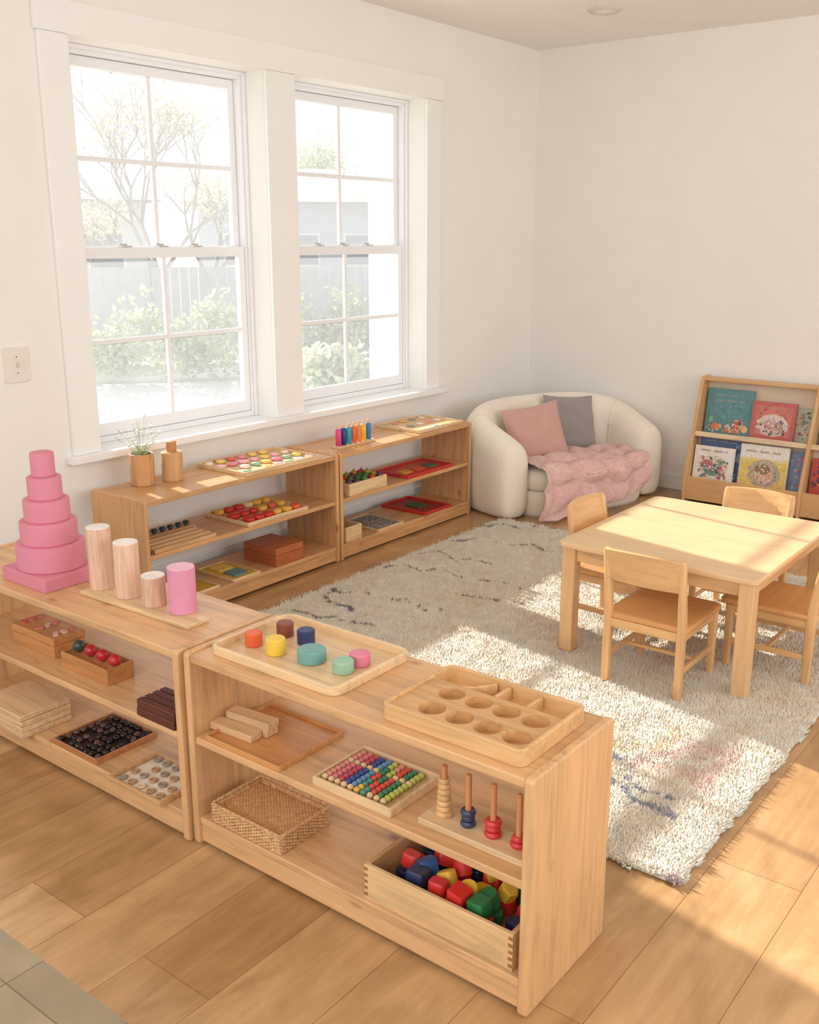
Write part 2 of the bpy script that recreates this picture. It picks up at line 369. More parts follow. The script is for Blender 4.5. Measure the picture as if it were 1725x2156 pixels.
# ------------------------------------------------------------------ front unit, top
mx_ = wood(MAPLE, 'x'); my_ = wood(MAPLE, 'y'); palex = wood(PALE, 'x'); warmx = wood((226, 182, 128), 'x')
cx, cy, w, d = fit((440, 1355), (705, 1452), (850, 1362), TZ+.026, FR, FYR)
tray('rounded maple tray with seven painted cylinders on the near shelf', cx, cy, TZ, w, d, .026, mx_, .035, .012)
T1 = TZ+.005
def disc(label, u, v, r, h, col, name='painted_cylinder', z=T1, mat=None, grp='painted cylinders on the maple tray'):
    x, y = P(u, v, z)
    m_ = mat or paint(col, .45, .04)
    o = MB().cyl((0, 0, 0), r, h, 36, .003).build(name, m_); o.location = (x, y, z); tag(o, label, 'block', grp); return o
disc('orange cylinder, leftmost on the maple tray', 535, 1358, .025, .04, (228, 104, 60))
disc('brown cylinder behind the yellow one on the maple tray', 601, 1338, .025, .042, (136, 76, 58))
disc('yellow cylinder on the maple tray', 581, 1376, .0275, .047, (242, 200, 76))
disc('navy blue cylinder on the maple tray', 645, 1354, .0255, .042, (46, 60, 104))
disc('wide teal cylinder, largest on the maple tray', 657, 1391, .0395, .036, (116, 166, 162))
disc('pink cylinder on the maple tray', 758, 1399, .0285, .035, (226, 130, 152))
disc('mint green cylinder nearest the front of the maple tray', 723, 1414, .029, .034, (156, 194, 170))
# hole tray
cx, cy, w, d = fit((813, 1475), (1102, 1588), (1218, 1482), TZ+.038, (FR[0], FX1-.035), FYR)
t = thing('sorting_tray', 'wooden sorting tray with two rows of round hollows beside the painted cylinder tray', 'tray', (cx, cy, TZ), 0)
tray_mesh(w, d, .042, .02, .011, .004).build('rim', warmx, t)
iw, idp = w-.0225, d-.0225
boardm = wood((216, 168, 114), 'x'); bh = .031
yb1 = -idp/2+idp*.72; xl = -iw/2+iw*.14; cw = (iw*.86-.006)/4; rh = (yb1+idp/2-.006)/2; cells = []
for i in range(4):
    for j in range(2):
        x0 = xl+i*cw; yy0 = -idp/2+.004+j*rh
        cells.append((x0, x0+cw, yy0, yy0+rh, x0+cw*(.45 if j else .55), yy0+rh/2, min(cw, rh)*.435))
cells += [(-iw/2, xl, -idp/2, yb1, 0, 0, 0), (xl+4*cw, iw/2, -idp/2, yb1, 0, 0, 0), (xl, xl+4*cw, -idp/2, -idp/2+.004, 0, 0, 0), (xl, xl+4*cw, -idp/2+.004+2*rh, yb1, 0, 0, 0)]
o = holes_board(-iw/2, iw/2, -idp/2, yb1, bh, cells, .0295).build('hollow_board', boardm, t); o.location.z = .0045
def ridge(pts2):
    n = len(pts2); L_ = []
    for i, (x, y) in enumerate(pts2):
        a = pts2[max(i-1, 0)]; b_ = pts2[min(i+1, n-1)]; tx_, ty_ = b_[0]-a[0], b_[1]-a[1]; l_ = math.hypot(tx_, ty_); nx2, ny2 = -ty_/l_*.006, tx_/l_*.006
        L_.append([(x-nx2, y-ny2, .004), (x+nx2, y+ny2, .004), (x+nx2, y+ny2, .033), (x, y, .0352), (x-nx2, y-ny2, .033)])
    MB().loft(L_).build('divider_ridge', warmx, t)
ridge([(-iw*.28+iw*.16*i/12, idp*.235+idp*.24*(1-math.cos(i/12*PI/2))) for i in range(13)])
ridge([(-iw*.02, idp*.235+idp*.25*i/4) for i in range(5)])
ridge([(iw*.22, idp*.235+idp*.25*i/4) for i in range(5)])
# ------------------------------------------------------------------ front unit, middle
MZ = .345
orx = wood((214, 152, 94), 'x')
cx, cy, w, d = fit((418, 1553), (580, 1620), (717, 1540), MZ+.016, FR, FYR)
tray('shallow orange wood tray under pale planks on the middle shelf', cx, cy, MZ, w, d, .016, orx, .008, .007)
bx_, by_ = P(516, 1535, MZ+.01)
for k, (dx, dy, dz, lab) in enumerate([(-.01, -.036, 0, 'pale wooden plank, front one of the pair on the orange tray'), (0.004, .012, 0, 'pale wooden plank, rear one of the pair on the orange tray'), (.008, .012, .0225, 'pale wooden plank lying on top of another plank')]):
    o = MB().cbox((0, 0, .011), (.16, .046, .022)).build('wooden_plank', wood((232, 194, 148), 'x'), bev=.002); o.location = (bx_+dx, by_+dy+.01, MZ+.0055+dz); o.rotation_euler.z = .05+.02*k
    tag(o, lab, 'block', 'pale planks on the orange tray')
cx, cy, w, d = fit((658, 1632), (822, 1705), (932, 1632), MZ+.026, FR, FYR)
tray('wooden tray filled with rows of coloured beads', cx, cy, MZ, w, d, .026, mx_, .006, .009, basemat=palex)
BC = [(222, 150, 130), (222, 120, 130), (196, 80, 96), (60, 84, 150), (100, 150, 190), (226, 190, 70), (80, 150, 130), (222, 84, 66), (60, 130, 90), (190, 196, 90)]
nb = 10; bl = d-.036; bw = (w-.04)
first = None
for i in range(nb):
    x = cx-w/2+.020+i*(bw*.88)/(nb-1)
    c = BC[i % len(BC)]
    t = thing('bead_bar', 'bar of small coloured beads in the bead tray', 'beads', (x, cy+.002, MZ+.0075), 0, 'bead bars in the wooden bead tray')
    MB().tube([(0, -bl/2, .0095), (0, bl/2, .0095)], .0012, 6).build('wire', paint((190, 170, 130), .3), t)
    if i == 0: first = MB().ball((0, 0, 0), .0092, 12, 8).build('bead', paint(c, .3, .03), t, smooth=60)
    nbd = 10
    for k in range(nbd):
        if i == 0 and k == 0: o = first
        else:
            o = first.copy(); COL.objects.link(o); o.parent = t
        o.location = (0, -bl/2+.010+k*(bl-.02)/(nbd-1), .0095)
        cc = c if k % 6 else (228, 200, 150)
        if i in (5, 6): cc = BC[(i+k//2) % len(BC)]
        o.material_slots[0].link = 'OBJECT'; o.material_slots[0].material = paint(cc, .3, .03)
# peg stand
pt = thing('peg_stand', 'wooden peg stand with four upright dowels and stacked rings', 'toy', (0, 0, MZ))
py = 1.738; MB().box(2.668, 2.978, py-.045, py+.045, 0, .018).build('base', mx_, pt, bev=.003)
pegs = [2.715, 2.785, 2.855, 2.925]
for k, x in enumerate(pegs): MB().cyl((x, py, .0178), .0075, .135, 14, .002).build('dowel', wood((214, 148, 102), 'z'), pt)
rings = [(7, (226, 180, 124), 'natural wood ring on the first dowel of the peg stand', .021), (3, (52, 64, 92), 'dark blue ring on the second dowel of the peg stand', .019), (3, (212, 56, 56), 'red ring on the third dowel of the peg stand', .021), (2, (212, 56, 56), 'red ring on the last dowel of the peg stand', .02)]
for (n, c, lab, r), x in zip(rings, pegs):
    h = .0145
    for k in range(n):
        rk = r*(1-.05*k) if n > 4 else r*(1 if k != 1 else .86)
        prof = [(.008, .001), (rk*.8, 0), (rk, h*.35), (rk, h*.65), (rk*.8, h), (.008, h-.001), (.008, .001)]
        o = MB().lathe(prof, n=24).build('ring', wood(c, 'z') if n > 4 else paint(c, .35)); o.location = (x, py, MZ+.018+k*h); tag(o, lab, 'ring', lab.replace(' ring on', ' rings on'))
# ------------------------------------------------------------------ front unit, bottom
BZ = .09
cx, cy, w, d = fit((430, 1698), (588, 1768), (706, 1702), BZ+.055, (FR[0], 2.5), FYR)
def wicker_mat():
    m, nt, b = newmat('wicker'); mp = coords(nt, (1, 1, 1)); n = noise_node(nt, mp, 90, 3)
    r = ramp(nt, [(.3, lin((184, 132, 80))), (.7, lin((230, 190, 138)))]); nt.links.new(n.outputs['Fac'], r.inputs[0]); nt.links.new(r.outputs[0], b.inputs['Base Color'])
    b.inputs['Roughness'].default_value = .6; bump(nt, b, n.outputs['Fac'], .6, .003); return m
wk = wicker_mat()
t = thing('woven_basket', 'shallow rectangular woven basket on the bottom shelf', 'basket', (cx, cy, BZ))
tray_mesh(w-.012, d-.012, .05, .006, .006, .038).build('lining', wk, t)
def strand(z, off, ph, amp=.0025):
    loop = rr(w-.012+off, d-.012+off, .008, z, 4); pts = []
    L = [Vector(p) for p in loop]; L.append(L[0]); seg = [(L[i+1]-L[i]).length for i in range(len(L)-1)]; tot = sum(seg); N = 170
    for k in range(N):
        s = tot*k/N; i = 0
        while s > seg[i]: s -= seg[i]; i += 1
        p = L[i].lerp(L[i+1], s/seg[i]); c = Vector((p.x, p.y, 0)).normalized()
        q = p+c*(amp*math.sin(k*PI/2+ph)); q.z = z; pts.append(q)
    return pts
wm = MB()
for k in range(10): wm.tube(strand(.004+k*.005, .003, PI*(k % 2)), .0029, 5, closed=True)
wm.build('woven_wall', wk, t)
fm = MB()
for k in range(int((d-.03)/.006)):
    yy = -d/2+.016+k*.006; fm.tube([(-w/2+.014+q*(w-.028)/40, yy, .0385+.0011*(-1)**(q+k)) for q in range(41)], .0022, 5)
fm.build('woven_base', paint((214, 158, 100), .45, .14, 60), t)
rm = MB()
for ph in (0, PI):
    pts = strand(.056, .002, 0, 0)
    pts = [p+Vector((0, 0, .002*math.sin(i*.9+ph))) + Vector((p.x, p.y, 0)).normalized()*.002*math.cos(i*.9+ph) for i, p in enumerate(pts)]
    rm.tube(pts, .0036, 6, closed=True)
rm.build('braided_rim', wk, t)
# dovetailed box
bx0, bx1, by0, by1, bh = 2.522, 2.962, 1.664, 1.99, .098
w, d = bx1-bx0, by1-by0; bcx, bcy = (bx0+bx1)/2, (by0+by1)/2
t = thing('wooden_box', 'open dovetailed wooden box full of coloured blocks', 'box', (bcx, bcy, BZ))
q = .012
for s in (-1, 1):
    MB().box(-w/2, w/2, s*(d/2-q/2)-q/2, s*(d/2-q/2)+q/2, 0, bh).build('side_board', wood((232, 196, 146), 'x'), t, bev=.0015)
    MB().box(s*(w/2-q/2)-q/2, s*(w/2-q/2)+q/2, -d/2+q, d/2-q, 0, bh).build('end_board', wood((222, 176, 122), 'y'), t, bev=.0015)
MB().box(-w/2+q, w/2-q, -d/2+q, d/2-q, .002, .01).build('base', wood((206, 154, 104), 'x'), t)
for s in (-1, 1):
    for k in range(5):
        zz = .01+k*.018; MB().box(s*(w/2-.006)-.0055, s*(w/2-.006)+.0055, -d/2-.0006, -d/2+.001, zz, zz+.009).build('dovetail', wood((170, 116, 72), 'x'), t)
cols = {'red': (220, 54, 48), 'yellow': (242, 196, 64), 'blue': (42, 82, 146), 'navy': (38, 50, 86), 'green': (44, 122, 70), 'coral pink': (232, 120, 112)}
def block_mesh(kind, s):
    m = MB()
    if kind == 'cylinder': m.cyl((0, 0, 0), s/2, s*.85, 28, .003)
    elif kind == 'rounded': m.loft([rr(s-.006, s*.8-.006, .012, 0), rr(s, s*.8, .014, .004), rr(s, s*.8, .014, s*.8-.004), rr(s-.006, s*.8-.006, .012, s*.8)])
    elif kind == 'hexagonal': m.lathe([(s/2-.004, 0), (s/2, .003), (s/2, s*.75-.003), (s/2-.004, s*.75)], n=6)
    else: m.loft([rr(s-.004, s-.004, .004, 0, 3), rr(s, s, .006, .003, 3), rr(s, s, .006, s-.003, 3), rr(s-.004, s-.004, .004, s, 3)])
    return m
kinds = ['cylinder', 'rounded', 'hexagonal', 'rounded', 'cube', 'cube', 'cylinder']
dat = {}
nx, ny = 6, 5
for lay in range(2):
    mgx, mgy = (.020, .020) if lay == 0 else (.030, .030); px = (w-2*mgx)/nx; pyy = (d-2*mgy)/ny
    for i in range(nx):
        for j in range(ny):
            if lay == 1 and random.random() < .15: continue
            kd = random.choice(kinds); cn = random.choice([['navy', 'blue', 'red'], ['blue', 'navy', 'coral pink', 'navy', 'red'], ['red', 'red', 'navy', 'yellow'], ['red', 'yellow', 'red', 'yellow'], ['yellow', 'green', 'red', 'green'], ['green', 'blue', 'red', 'navy']][i])
            if (kd, cn) not in dat:
                o = block_mesh(kd, .048).build('toy_block', paint(cols[cn], .4, .05)); dat[(kd, cn)] = o
            else:
                o = dat[(kd, cn)].copy(); COL.objects.link(o)
            rim_cell = i in (0, nx-1) or j in (0, ny-1)
            jt = 0 if (lay and rim_cell) else .003; a_ = (.16 if rim_cell else .5)*lay
            o.location = (bcx-w/2+mgx+px*(i+.5)+random.uniform(-jt, jt), bcy-d/2+mgy+pyy*(j+.5)+random.uniform(-jt, jt), BZ+.0105+lay*random.uniform(.042, .050))
            o.rotation_euler = (random.uniform(-a_, a_), random.uniform(-a_, a_), random.uniform(-.12, .12) if (rim_cell or not lay) else random.uniform(-.7, .7))
            tag(o, '%s %s toy block in the open dovetailed box' % (cn, kd), 'block', 'coloured blocks in the dovetailed box')
# ------------------------------------------------------------------ left unit, top: pink tower
PK = (220, 138, 156)
pkm = paint(PK, .65, .02, 8, name='pink_paint')
tx, ty = 1.035, 1.80
o = MB().box(-.125, .125, -.112, .112, 0, .046).build('tower_slab', pkm, bev=.003); o.location = (tx, ty, TZ)
tag(o, 'square pink slab at the foot of the pink tower', 'block', 'pink tower pieces')
zs = [TZ+.046, .728, .803, .875, .95, 1.03]; rs = [.111, .0925, .0745, .0555, .0385]
nm = ['largest pink disc, resting on the square slab', 'second largest pink disc in the tower', 'middle pink disc of the tower', 'second smallest pink disc near the tower top', 'smallest pink cylinder on top of the pink tower']
for k in range(5):
    h = zs[k+1]-zs[k]; r = rs[k]
    o = MB().lathe([(r-.004, 0), (r, .004), (r, h-.004), (r-.001, h-.0015), (r-.004, h)], n=64).build('tower_disc', pkm); o.location = (tx-.002, ty, zs[k]); tag(o, nm[k], 'block', 'pink tower pieces')
# cylinder board
cb0 = P(168, 1243, TZ+.014); cb1 = P(395, 1318, TZ+.014)
ax = Vector((cb1[0]-cb0[0], cb1[1]-cb0[1])); L = ax.length; ang = math.atan2(ax.y, ax.x); Dp = .085
nrm2 = Vector((-ax.y, ax.x)).normalized(); ctr = Vector(cb0)+ax/2+nrm2*Dp/2
o = MB().box(-L/2, L/2, -Dp/2, Dp/2, 0, .014).build('cylinder_board', mx_, bev=.003); o.location = (ctr.x, ctr.y, TZ); o.rotation_euler.z = ang
tag(o, 'narrow wooden board under four tall cylinders', 'board')
CB = TZ+.014
stripe = wood((230, 192, 166), 'z', .5, .18, 2.0); wh = paint((246, 236, 228), .5)
for (u, v, vt, rad, matc, lab) in [(216, 1236, 1108, .0385, stripe, 'tallest pale wooden cylinder, leftmost on the board'), (272, 1254, 1140, .0395, stripe, 'second tallest wooden cylinder, between the tallest and the shortest'), (326, 1272, 1210, .0375, stripe, 'shortest pale wooden cylinder on the board'), (386, 1286, 1192, .042, paint((226, 150, 178), .5, .04, 8), 'solid pink cylinder, rightmost on the board')]:
    x, y = P(u, v, CB); zt = zat(x, y, vt)
    t = thing('wooden_cylinder', lab, 'block', (x, y, CB), 0, 'cylinders on the board')
    MB().cyl((0, 0, 0), rad, zt-CB-.003, 40, .002).build('body', matc, t)
    MB().cyl((0, 0, zt-CB-.003), rad-.001, .003, 40, .001).build('top_cap', wh if matc is stripe else paint((240, 184, 204), .5), t)
# ------------------------------------------------------------------ left unit, middle
LYR = (FY0+.0, FY0-.012+FD-.01)
def boxthing(label, cx, cy, z, w, d, h, mat, name='wooden_box', lid=True, cat='box'):
    t = thing(name, label, cat, (cx, cy, z))
    hb_ = h*.62 if lid else h
    tray_mesh(w, d, hb_, .003, .008).build('body', mat, t) if not lid else MB().box(-w/2, w/2, -d/2, d/2, 0, hb_-.0015).build('body', mat, t, bev=.002)
    if lid: MB().box(-w/2, w/2, -d/2, d/2, hb_, h).build('lid', mat, t, bev=.002)
    return t
cx, cy, w, d = fit((18, 1313), (112, 1347), (168, 1320), MZ+.07, LR, LYR)
boxthing('lidded orange wood box under the pink slab, pink shapes on top', cx, cy, MZ, w, d, .07, wood(ORG, 'x'))
for k in range(9):
    cq, cn = random.choice([((220, 130, 120), 'rose'), ((236, 190, 170), 'pale pink'), ((206, 110, 100), 'brick red')])
    o = MB().loft([rr(.03, .018, .006, 0), rr(.03, .018, .006, .006)]).build('wooden_shape', paint(cq, .5)); o.location = (cx-w/2+.03+(k % 3)*(w-.06)/2, cy-d/2+.03+(k//3)*(d-.06)/2, MZ+.0702); o.rotation_euler.z = random.uniform(-1, 1)
    tag(o, 'small flat %s wooden shape on the lidded box' % cn, 'block', '%s shapes on the lidded box' % cn)
cx, cy, w, d = fit((130, 1370), (225, 1412), (277, 1388), MZ+.055, LR, LYR)
d = max(d, .09)
bh_ = boxthing('orange wood block holding red balls in a row', cx, cy, MZ, w, d, .055, wood((204, 142, 88), 'x'), name='ball_holder', lid=False)
MB().box(-w/2+.009, w/2-.009, -d/2+.009, d/2-.009, .006, .045).build('insert', wood((194, 134, 84), 'x'), bh_)
for k, (c, lab) in enumerate([((70, 84, 78), 'dark green ball at the left end of the ball holder'), ((200, 48, 52), 'red ball beside the dark green one'), ((200, 48, 52), 'second red ball from the right in the holder'), ((206, 52, 54), 'rightmost red ball in the ball holder')]):
    r = .0205; x = cx-w/2+.03+k*(w-.058)/3
    o = MB().ball((0, 0, 0), r, 20, 14).build('ball', paint(c, .22, .03), smooth=60); o.location = (x, cy, MZ+.045+r); tag(o, lab, 'ball', 'balls in the holder')
dkx = wood((100, 52, 44), 'x', .4, .2)
cx0, cy0 = P(330, 1470, MZ+.04)
for lay in range(2):
    for k in range(4):
        o = MB().cbox((0, 0, .0135), (.17, .023, .027)).build('dark_bar', dkx, bev=.003); o.location = (1.752+.004*((k*3+lay) % 3), cy0-.045+k*.028, MZ+lay*.0275)
        tag(o, 'dark brown wooden bar lying in the %s layer of the low stack' % ('upper' if lay else 'lower'), 'block', 'dark bars, %s layer' % ('upper' if lay else 'lower'))
# left unit, bottom
cx0, cy0 = P(60, 1478, BZ+.07)
for k in range(4):
    o = MB().box(-.125, .125, -.095, .095, 0, .0195).build('wooden_board', wood((234, 200, 158), 'x'), bev=.003); o.location = (cx0+(-1)**k*.001-.02, min(cy0, FY0+.18), BZ+k*.0205); o.rotation_euler.z = .006*((k % 3)-1)
    tag(o, ['pale wooden board at the bottom of the stack', 'pale wooden board second from the bottom of the stack', 'pale wooden board second from the top of the stack', 'pale wooden board on top of the stack'][k], 'board', 'stacked boards on the bottom shelf')
cx, cy, w, d = fit((103, 1556), (190, 1606), (325, 1547), BZ+.02, LR, LYR)
tray('dark lined tray full of dark pebbles', cx, cy, BZ, w, d, .02, wood((194, 130, 84), 'x'), .004, .008, basemat=paint((46, 32, 30), .6))
pb = []
for k in range(3):
    m = MB(); m.ball((0, 0, 0), .0125, 10, 7, (1, .85, .7))
    m.v = [tuple(Vector(p)*(1+.3*noise.noise(Vector(p)*90+Vector((k*5, 0, 0))))) for p in m.v]
    pb.append(m)
pbo = [None]*3; pcol = [(58, 42, 40), (40, 30, 32), (104, 72, 62)]
nx_, ny_ = max(3, int((w-.03)/.026)), max(3, int((d-.03)/.026))
for i in range(nx_):
    for j in range(ny_):
        if random.random() < .12: continue
        k = random.randrange(3)
        if pbo[k] is None: o = pbo[k] = pb[k].build('pebble', paint(pcol[k], .3, .1), smooth=60)
        else: o = pbo[k].copy(); COL.objects.link(o)
        o.location = (cx-w/2+.022+i*(w-.044)/(nx_-1)+random.uniform(-.003, .003), cy-d/2+.022+j*(d-.044)/(ny_-1)+random.uniform(-.003, .003), BZ+.0155); o.rotation_euler.z = random.uniform(0, 6)
        tag(o, 'small dark pebble in the dark lined tray', 'pebble', 'dark pebbles in the tray')
hx, hy = P(335, 1636, BZ+.012)
w, d = .25, .2; hx = min(hx, LX1-.03-w/2)
tray('wooden framed tray of inset round counters beside the dark pebbles', hx, hy, BZ, w, d, .018, wood((212, 168, 118), 'x'), .004, .014, basemat=paint((242, 230, 210), .5))
cnc = {}
for i in range(5):
    for j in range(4):
        if random.random() < .1: continue
        c, cn = random.choice([((186, 148, 112), 'tan'), ((226, 200, 166), 'cream'), ((160, 142, 126), 'grey')])
        if cn not in cnc: o = cnc[cn] = MB().lathe([(.012, 0), (.014, .002), (.014, .006), (.012, .008), (.009, .008), (.007, .006)], n=24).build('counter', paint(c, .4))
        else: o = cnc[cn].copy(); COL.objects.link(o)
        o.location = (hx-w/2+.036+i*(w-.072)/4, hy-d/2+.034+j*(d-.068)/3, BZ+.0075); tag(o, '%s round counter in the framed tray' % cn, 'counter', 'round counters in the framed tray')
# ------------------------------------------------------------------ window unit A, top
x, y = P(302, 1020, TZ); x = min(max(x, WX0+.07), WX1-.06)
t = thing('plant_cup', 'turned wooden cup holding a small plant with white flowers', 'plant', (x, y, TZ))
MB().lathe([(.05, 0), (.054, .003), (.056, .075), (.055, .148), (.052, .15), (.048, .148), (.048, .12), (.001, .12)], n=40).build('cup', wood((210, 158, 106), 'z', .5), t)
MB().cyl((0, 0, .115), .047, .012, 24).build('soil', paint((70, 50, 36), .9), t)
st = MB(); lf = MB()
for k in range(26):
    a = random.uniform(0, 6.28); s_ = random.uniform(.03, .13); h = random.uniform(.05, .22)
    p0 = Vector((math.cos(a)*.015, math.sin(a)*.015, .12)); p1 = Vector((math.cos(a)*s_*.5, math.sin(a)*s_*.5, .12+h*.6)); p2 = Vector((math.cos(a)*s_, math.sin(a)*s_, .12+h))
    st.tube([p0, p1, p2], [.0009, .0007, .0005], 5)
    for q in range(12):
        c = p0.lerp(p1, .3+q*.1) if q < 5 else p1.lerp(p2, (q-4)*.12)
        b = random.uniform(0, 6.28); dv = Vector((math.cos(b), math.sin(b), random.uniform(-.2, .3))).normalized()*random.uniform(.008, .014); sd = dv.cross(Vector((0, 0, 1))).normalized()*.0055
        lf.add([c, c+dv*.5+sd, c+dv, c+dv*.5-sd], [(0, 1, 2, 3)])
    if k % 3 != 2:
        f_ = MB(); f_.ball(p2, .009, 8, 5, (1, 1, .6)); f_.build('flower', paint((250, 246, 240), .6), t)
st.build('stem', paint((150, 168, 112), .6), t); lf.build('foliage', paint((158, 184, 128), .6, .15, 40), t)
x, y = P(365, 1010, TZ); x = min(max(x, WX0+.07), WX1-.055)
t = thing('lidded_cylinder', 'turned wooden canister with small knob lid beside the plant cup', 'canister', (x, y, TZ))
MB().lathe([(.047, 0), (.05, .003), (.05, .135), (.047, .138)], n=40).build('body', wood((216, 170, 118), 'z', .5), t)
MB().lathe([(.022, .138), (.0235, .14), (.0235, .186), (.021, .188)], n=28).build('knob', wood((204, 146, 100), 'z', .5), t)
def pieces(cx, cy, w, d, z, cols, nx, ny, r, label, group, name='wooden_piece', flat=.5, cat='block', skip=.1, pick=None):
    cache = {}
    for i in range(nx):
        for j in range(ny):
            if random.random() < skip: continue
            c, cn = pick(i, j) if pick else random.choice(cols)
            if cn not in cache:
                hh = 2*r*flat; m = MB(); m.lathe([(r*.8, 0), (r*.97, hh*.2), (r, hh*.5), (r*.9, hh*.85), (r*.6, hh)], n=20)
                m.v = [(p[0], p[1]*.86, p[2]) for p in m.v]; o = m.build(name, paint(c, .4, .05), smooth=60); cache[cn] = o
            else: o = cache[cn].copy(); COL.objects.link(o)
            k = random.uniform(.82, 1.08); o.scale = (k, k, 1)
            o.location = (cx-w/2+r*1.2+i*(w-2.4*r)/max(1, nx-1), cy-d/2+r*1.2+j*(d-2.4*r)/max(1, ny-1), z)
            o.rotation_euler.z = random.uniform(0, 3)
            tag(o, label % cn, cat, group)
PAST = [((238, 140, 160), 'pink'), ((244, 208, 110), 'yellow'), ((246, 224, 214), 'cream'), ((160, 196, 160), 'green'), ((226, 100, 96), 'red'), ((250, 190, 196), 'pale pink'), ((240, 150, 170), 'pink')]
cx, cy, w, d = fit((440, 966), (515, 995), (663, 955), TZ+.022, WXR, WAY)
tray('wooden tray of pastel pieces on the shelf under the larger window', cx, cy, TZ, w, d, .022, my_, .006, .009, basemat=paint((222, 184, 136), .6))
pieces(cx, cy, w-.022, d-.022, TZ+.0073, PAST, 4, 7, .028, '%s rounded piece in the pastel tray under the larger window', 'pastel pieces in the tray', flat=.28, skip=.08)
# middle
for k, (bx, j) in enumerate([(.435, 0), (.405, 1), (.37, 2), (.335, 3)]):
    Lb = .36-.01*k
    o = MB().cbox((0, 0, .009+.003*k), (.026, Lb, .018+.006*k)).build('wooden_rod', wood((224, 180, 130), 'y'), bev=.002); o.location = (bx, 2.66+Lb/2+.01, MZ)
    tag(o, ['long wooden rod at the front edge of the middle shelf', 'second wooden rod from the front edge of the middle shelf', 'third wooden rod from the front of the middle shelf', 'tallest wooden rod, rearmost of the four'][k], 'rod', 'long wooden rods')
o = MB().cbox((0, 0, .02), (.055, .35, .04)).build('knob_block', wood((202, 150, 102), 'y'), bev=.002); o.location = (.288, 2.845, MZ); tag(o, 'long wooden block carrying small dark pegs', 'block')
for k in range(7):
    o = MB().lathe([(.009, 0), (.010, .006), (.0155, .009), (.0155, .018), (.010, .022)], n=16).build('toy_peg', paint((50, 60, 70), .35)); o.location = (.288, 2.70+k*.047, MZ+.04); tag(o, 'small dark peg standing on the long wooden block', 'peg', 'dark pegs on the long block')
cx, cy, w, d = fit((475, 1078), (545, 1107), (675, 1070), MZ+.02, WXR, WAY)
tray('wooden tray of red and yellow pieces', cx, cy, MZ, w, d, .02, my_, .006, .009, basemat=paint((222, 184, 134), .6))
RY = [((206, 48, 42), 'red'), ((232, 178, 70), 'yellow'), ((226, 100, 64), 'orange'), ((238, 204, 140), 'cream')]
pieces(cx, cy, w-.022, d-.022, MZ+.0073, None, 3, 6, .033, '%s rounded piece in the red and yellow tray', 'red and yellow pieces', flat=.4, skip=.05, pick=lambda i, j: random.choice([RY[0], RY[0], RY[1]] if j < 3 else [RY[1], RY[1], RY[3], RY[2]]))
# bottom
cx, cy, w, d = fit((560, 1147), (628, 1166), (672, 1147), BZ+.1, WXR, WAY)
boxthing('reddish-brown lidded wooden box on the bottom shelf', cx, cy, BZ, max(w, .14), max(d, .2), .095, wood((190, 108, 66), 'y'))
bxy0 = cy-max(d, .2)/2
cx, cy, w, d = fit((450, 1203), (520, 1230), (572, 1208), BZ+.012, WXR, (2.9, bxy0-.01))
tray('shallow tray lined in yellow beside the reddish-brown box', cx, cy, BZ, w, d, .014, my_, .005, .007, basemat=paint((226, 178, 60), .5))
for k, (c, cn) in enumerate([((240, 204, 90), 'yellow'), ((104, 140, 140), 'teal')]):
    o = MB().loft([rr(w*.32, d*.5, .01, 0), rr(w*.32, d*.5, .01, .01)]).build('flat_shape', paint(c, .5)); o.location = (cx+(k-.5)*w*.4, cy, BZ+.0075); tag(o, 'flat %s wooden shape in the yellow lined tray' % cn, 'block', 'flat shapes in the yellow tray')
ya = cy-d/2
cx, cy, w, d = fit((412, 1235), (462, 1262), (492, 1240), BZ+.012, WXR, (2.66, ya-.01))
tray('small shallow tray lined in ochre at the left end of the bottom shelf', cx, cy, BZ, w, max(d, .12), .014, my_, .005, .007, basemat=paint((214, 160, 50), .5))
# ------------------------------------------------------------------ window unit B, top
pa = P(700, 940, TZ+.01); pb_ = P(788, 924, TZ+.01)
yc = (pa[1]+pb_[1])/2; Ls = abs(pb_[1]-pa[1]); xs = min(WX1-.05, (pa[0]+pb_[0])/2)
t = thing('peg_rack', 'small wooden rack holding a row of rainbow pegs', 'rack', (xs, yc, TZ)); MB().box(-.03, .03, -Ls/2, Ls/2, 0, .012).build('base', my_, t, bev=.002)
rb = [((226, 70, 130), 'magenta'), ((40, 60, 130), 'dark blue'), ((60, 160, 190), 'light blue'), ((220, 110, 60), 'orange'), ((232, 140, 90), 'pale orange'), ((238, 190, 60), 'yellow'), ((50, 120, 190), 'bright blue')]
for k, (c, cn) in enumerate(rb):
    t = thing('rainbow_peg', '%s peg with pale tip in the rainbow row' % cn, 'peg', (xs, yc-Ls/2+.028+k*(Ls-.056)/6, TZ+.012), 0, 'rainbow pegs on the stand')
    MB().lathe([(.014, 0), (.0165, .003), (.0165, .085), (.01, .093)], n=16).build('body', paint(c, .35), t); MB().lathe([(.007, .093), (.0085, .108), (.005, .114)], n=12).build('tip', paint((230, 190, 140), .5), t)
cx, cy, w, d = fit((808, 888), (880, 906), (958, 882), TZ+.02, WXR, WBY)
tray('wooden tray of small flat tiles on the shelf beside the sofa', cx, cy, TZ, w, d, .02, my_, .006, .009, basemat=paint((224, 186, 138), .6))
pieces(cx, cy, w-.022, d-.022, TZ+.0073, [((244, 236, 220), 'cream'), ((236, 190, 120), 'tan'), ((150, 160, 160), 'grey'), ((232, 150, 130), 'salmon')], 3, 5, .028, '%s small tile in the tray nearest the sofa', 'small tiles in the tray', flat=.14)
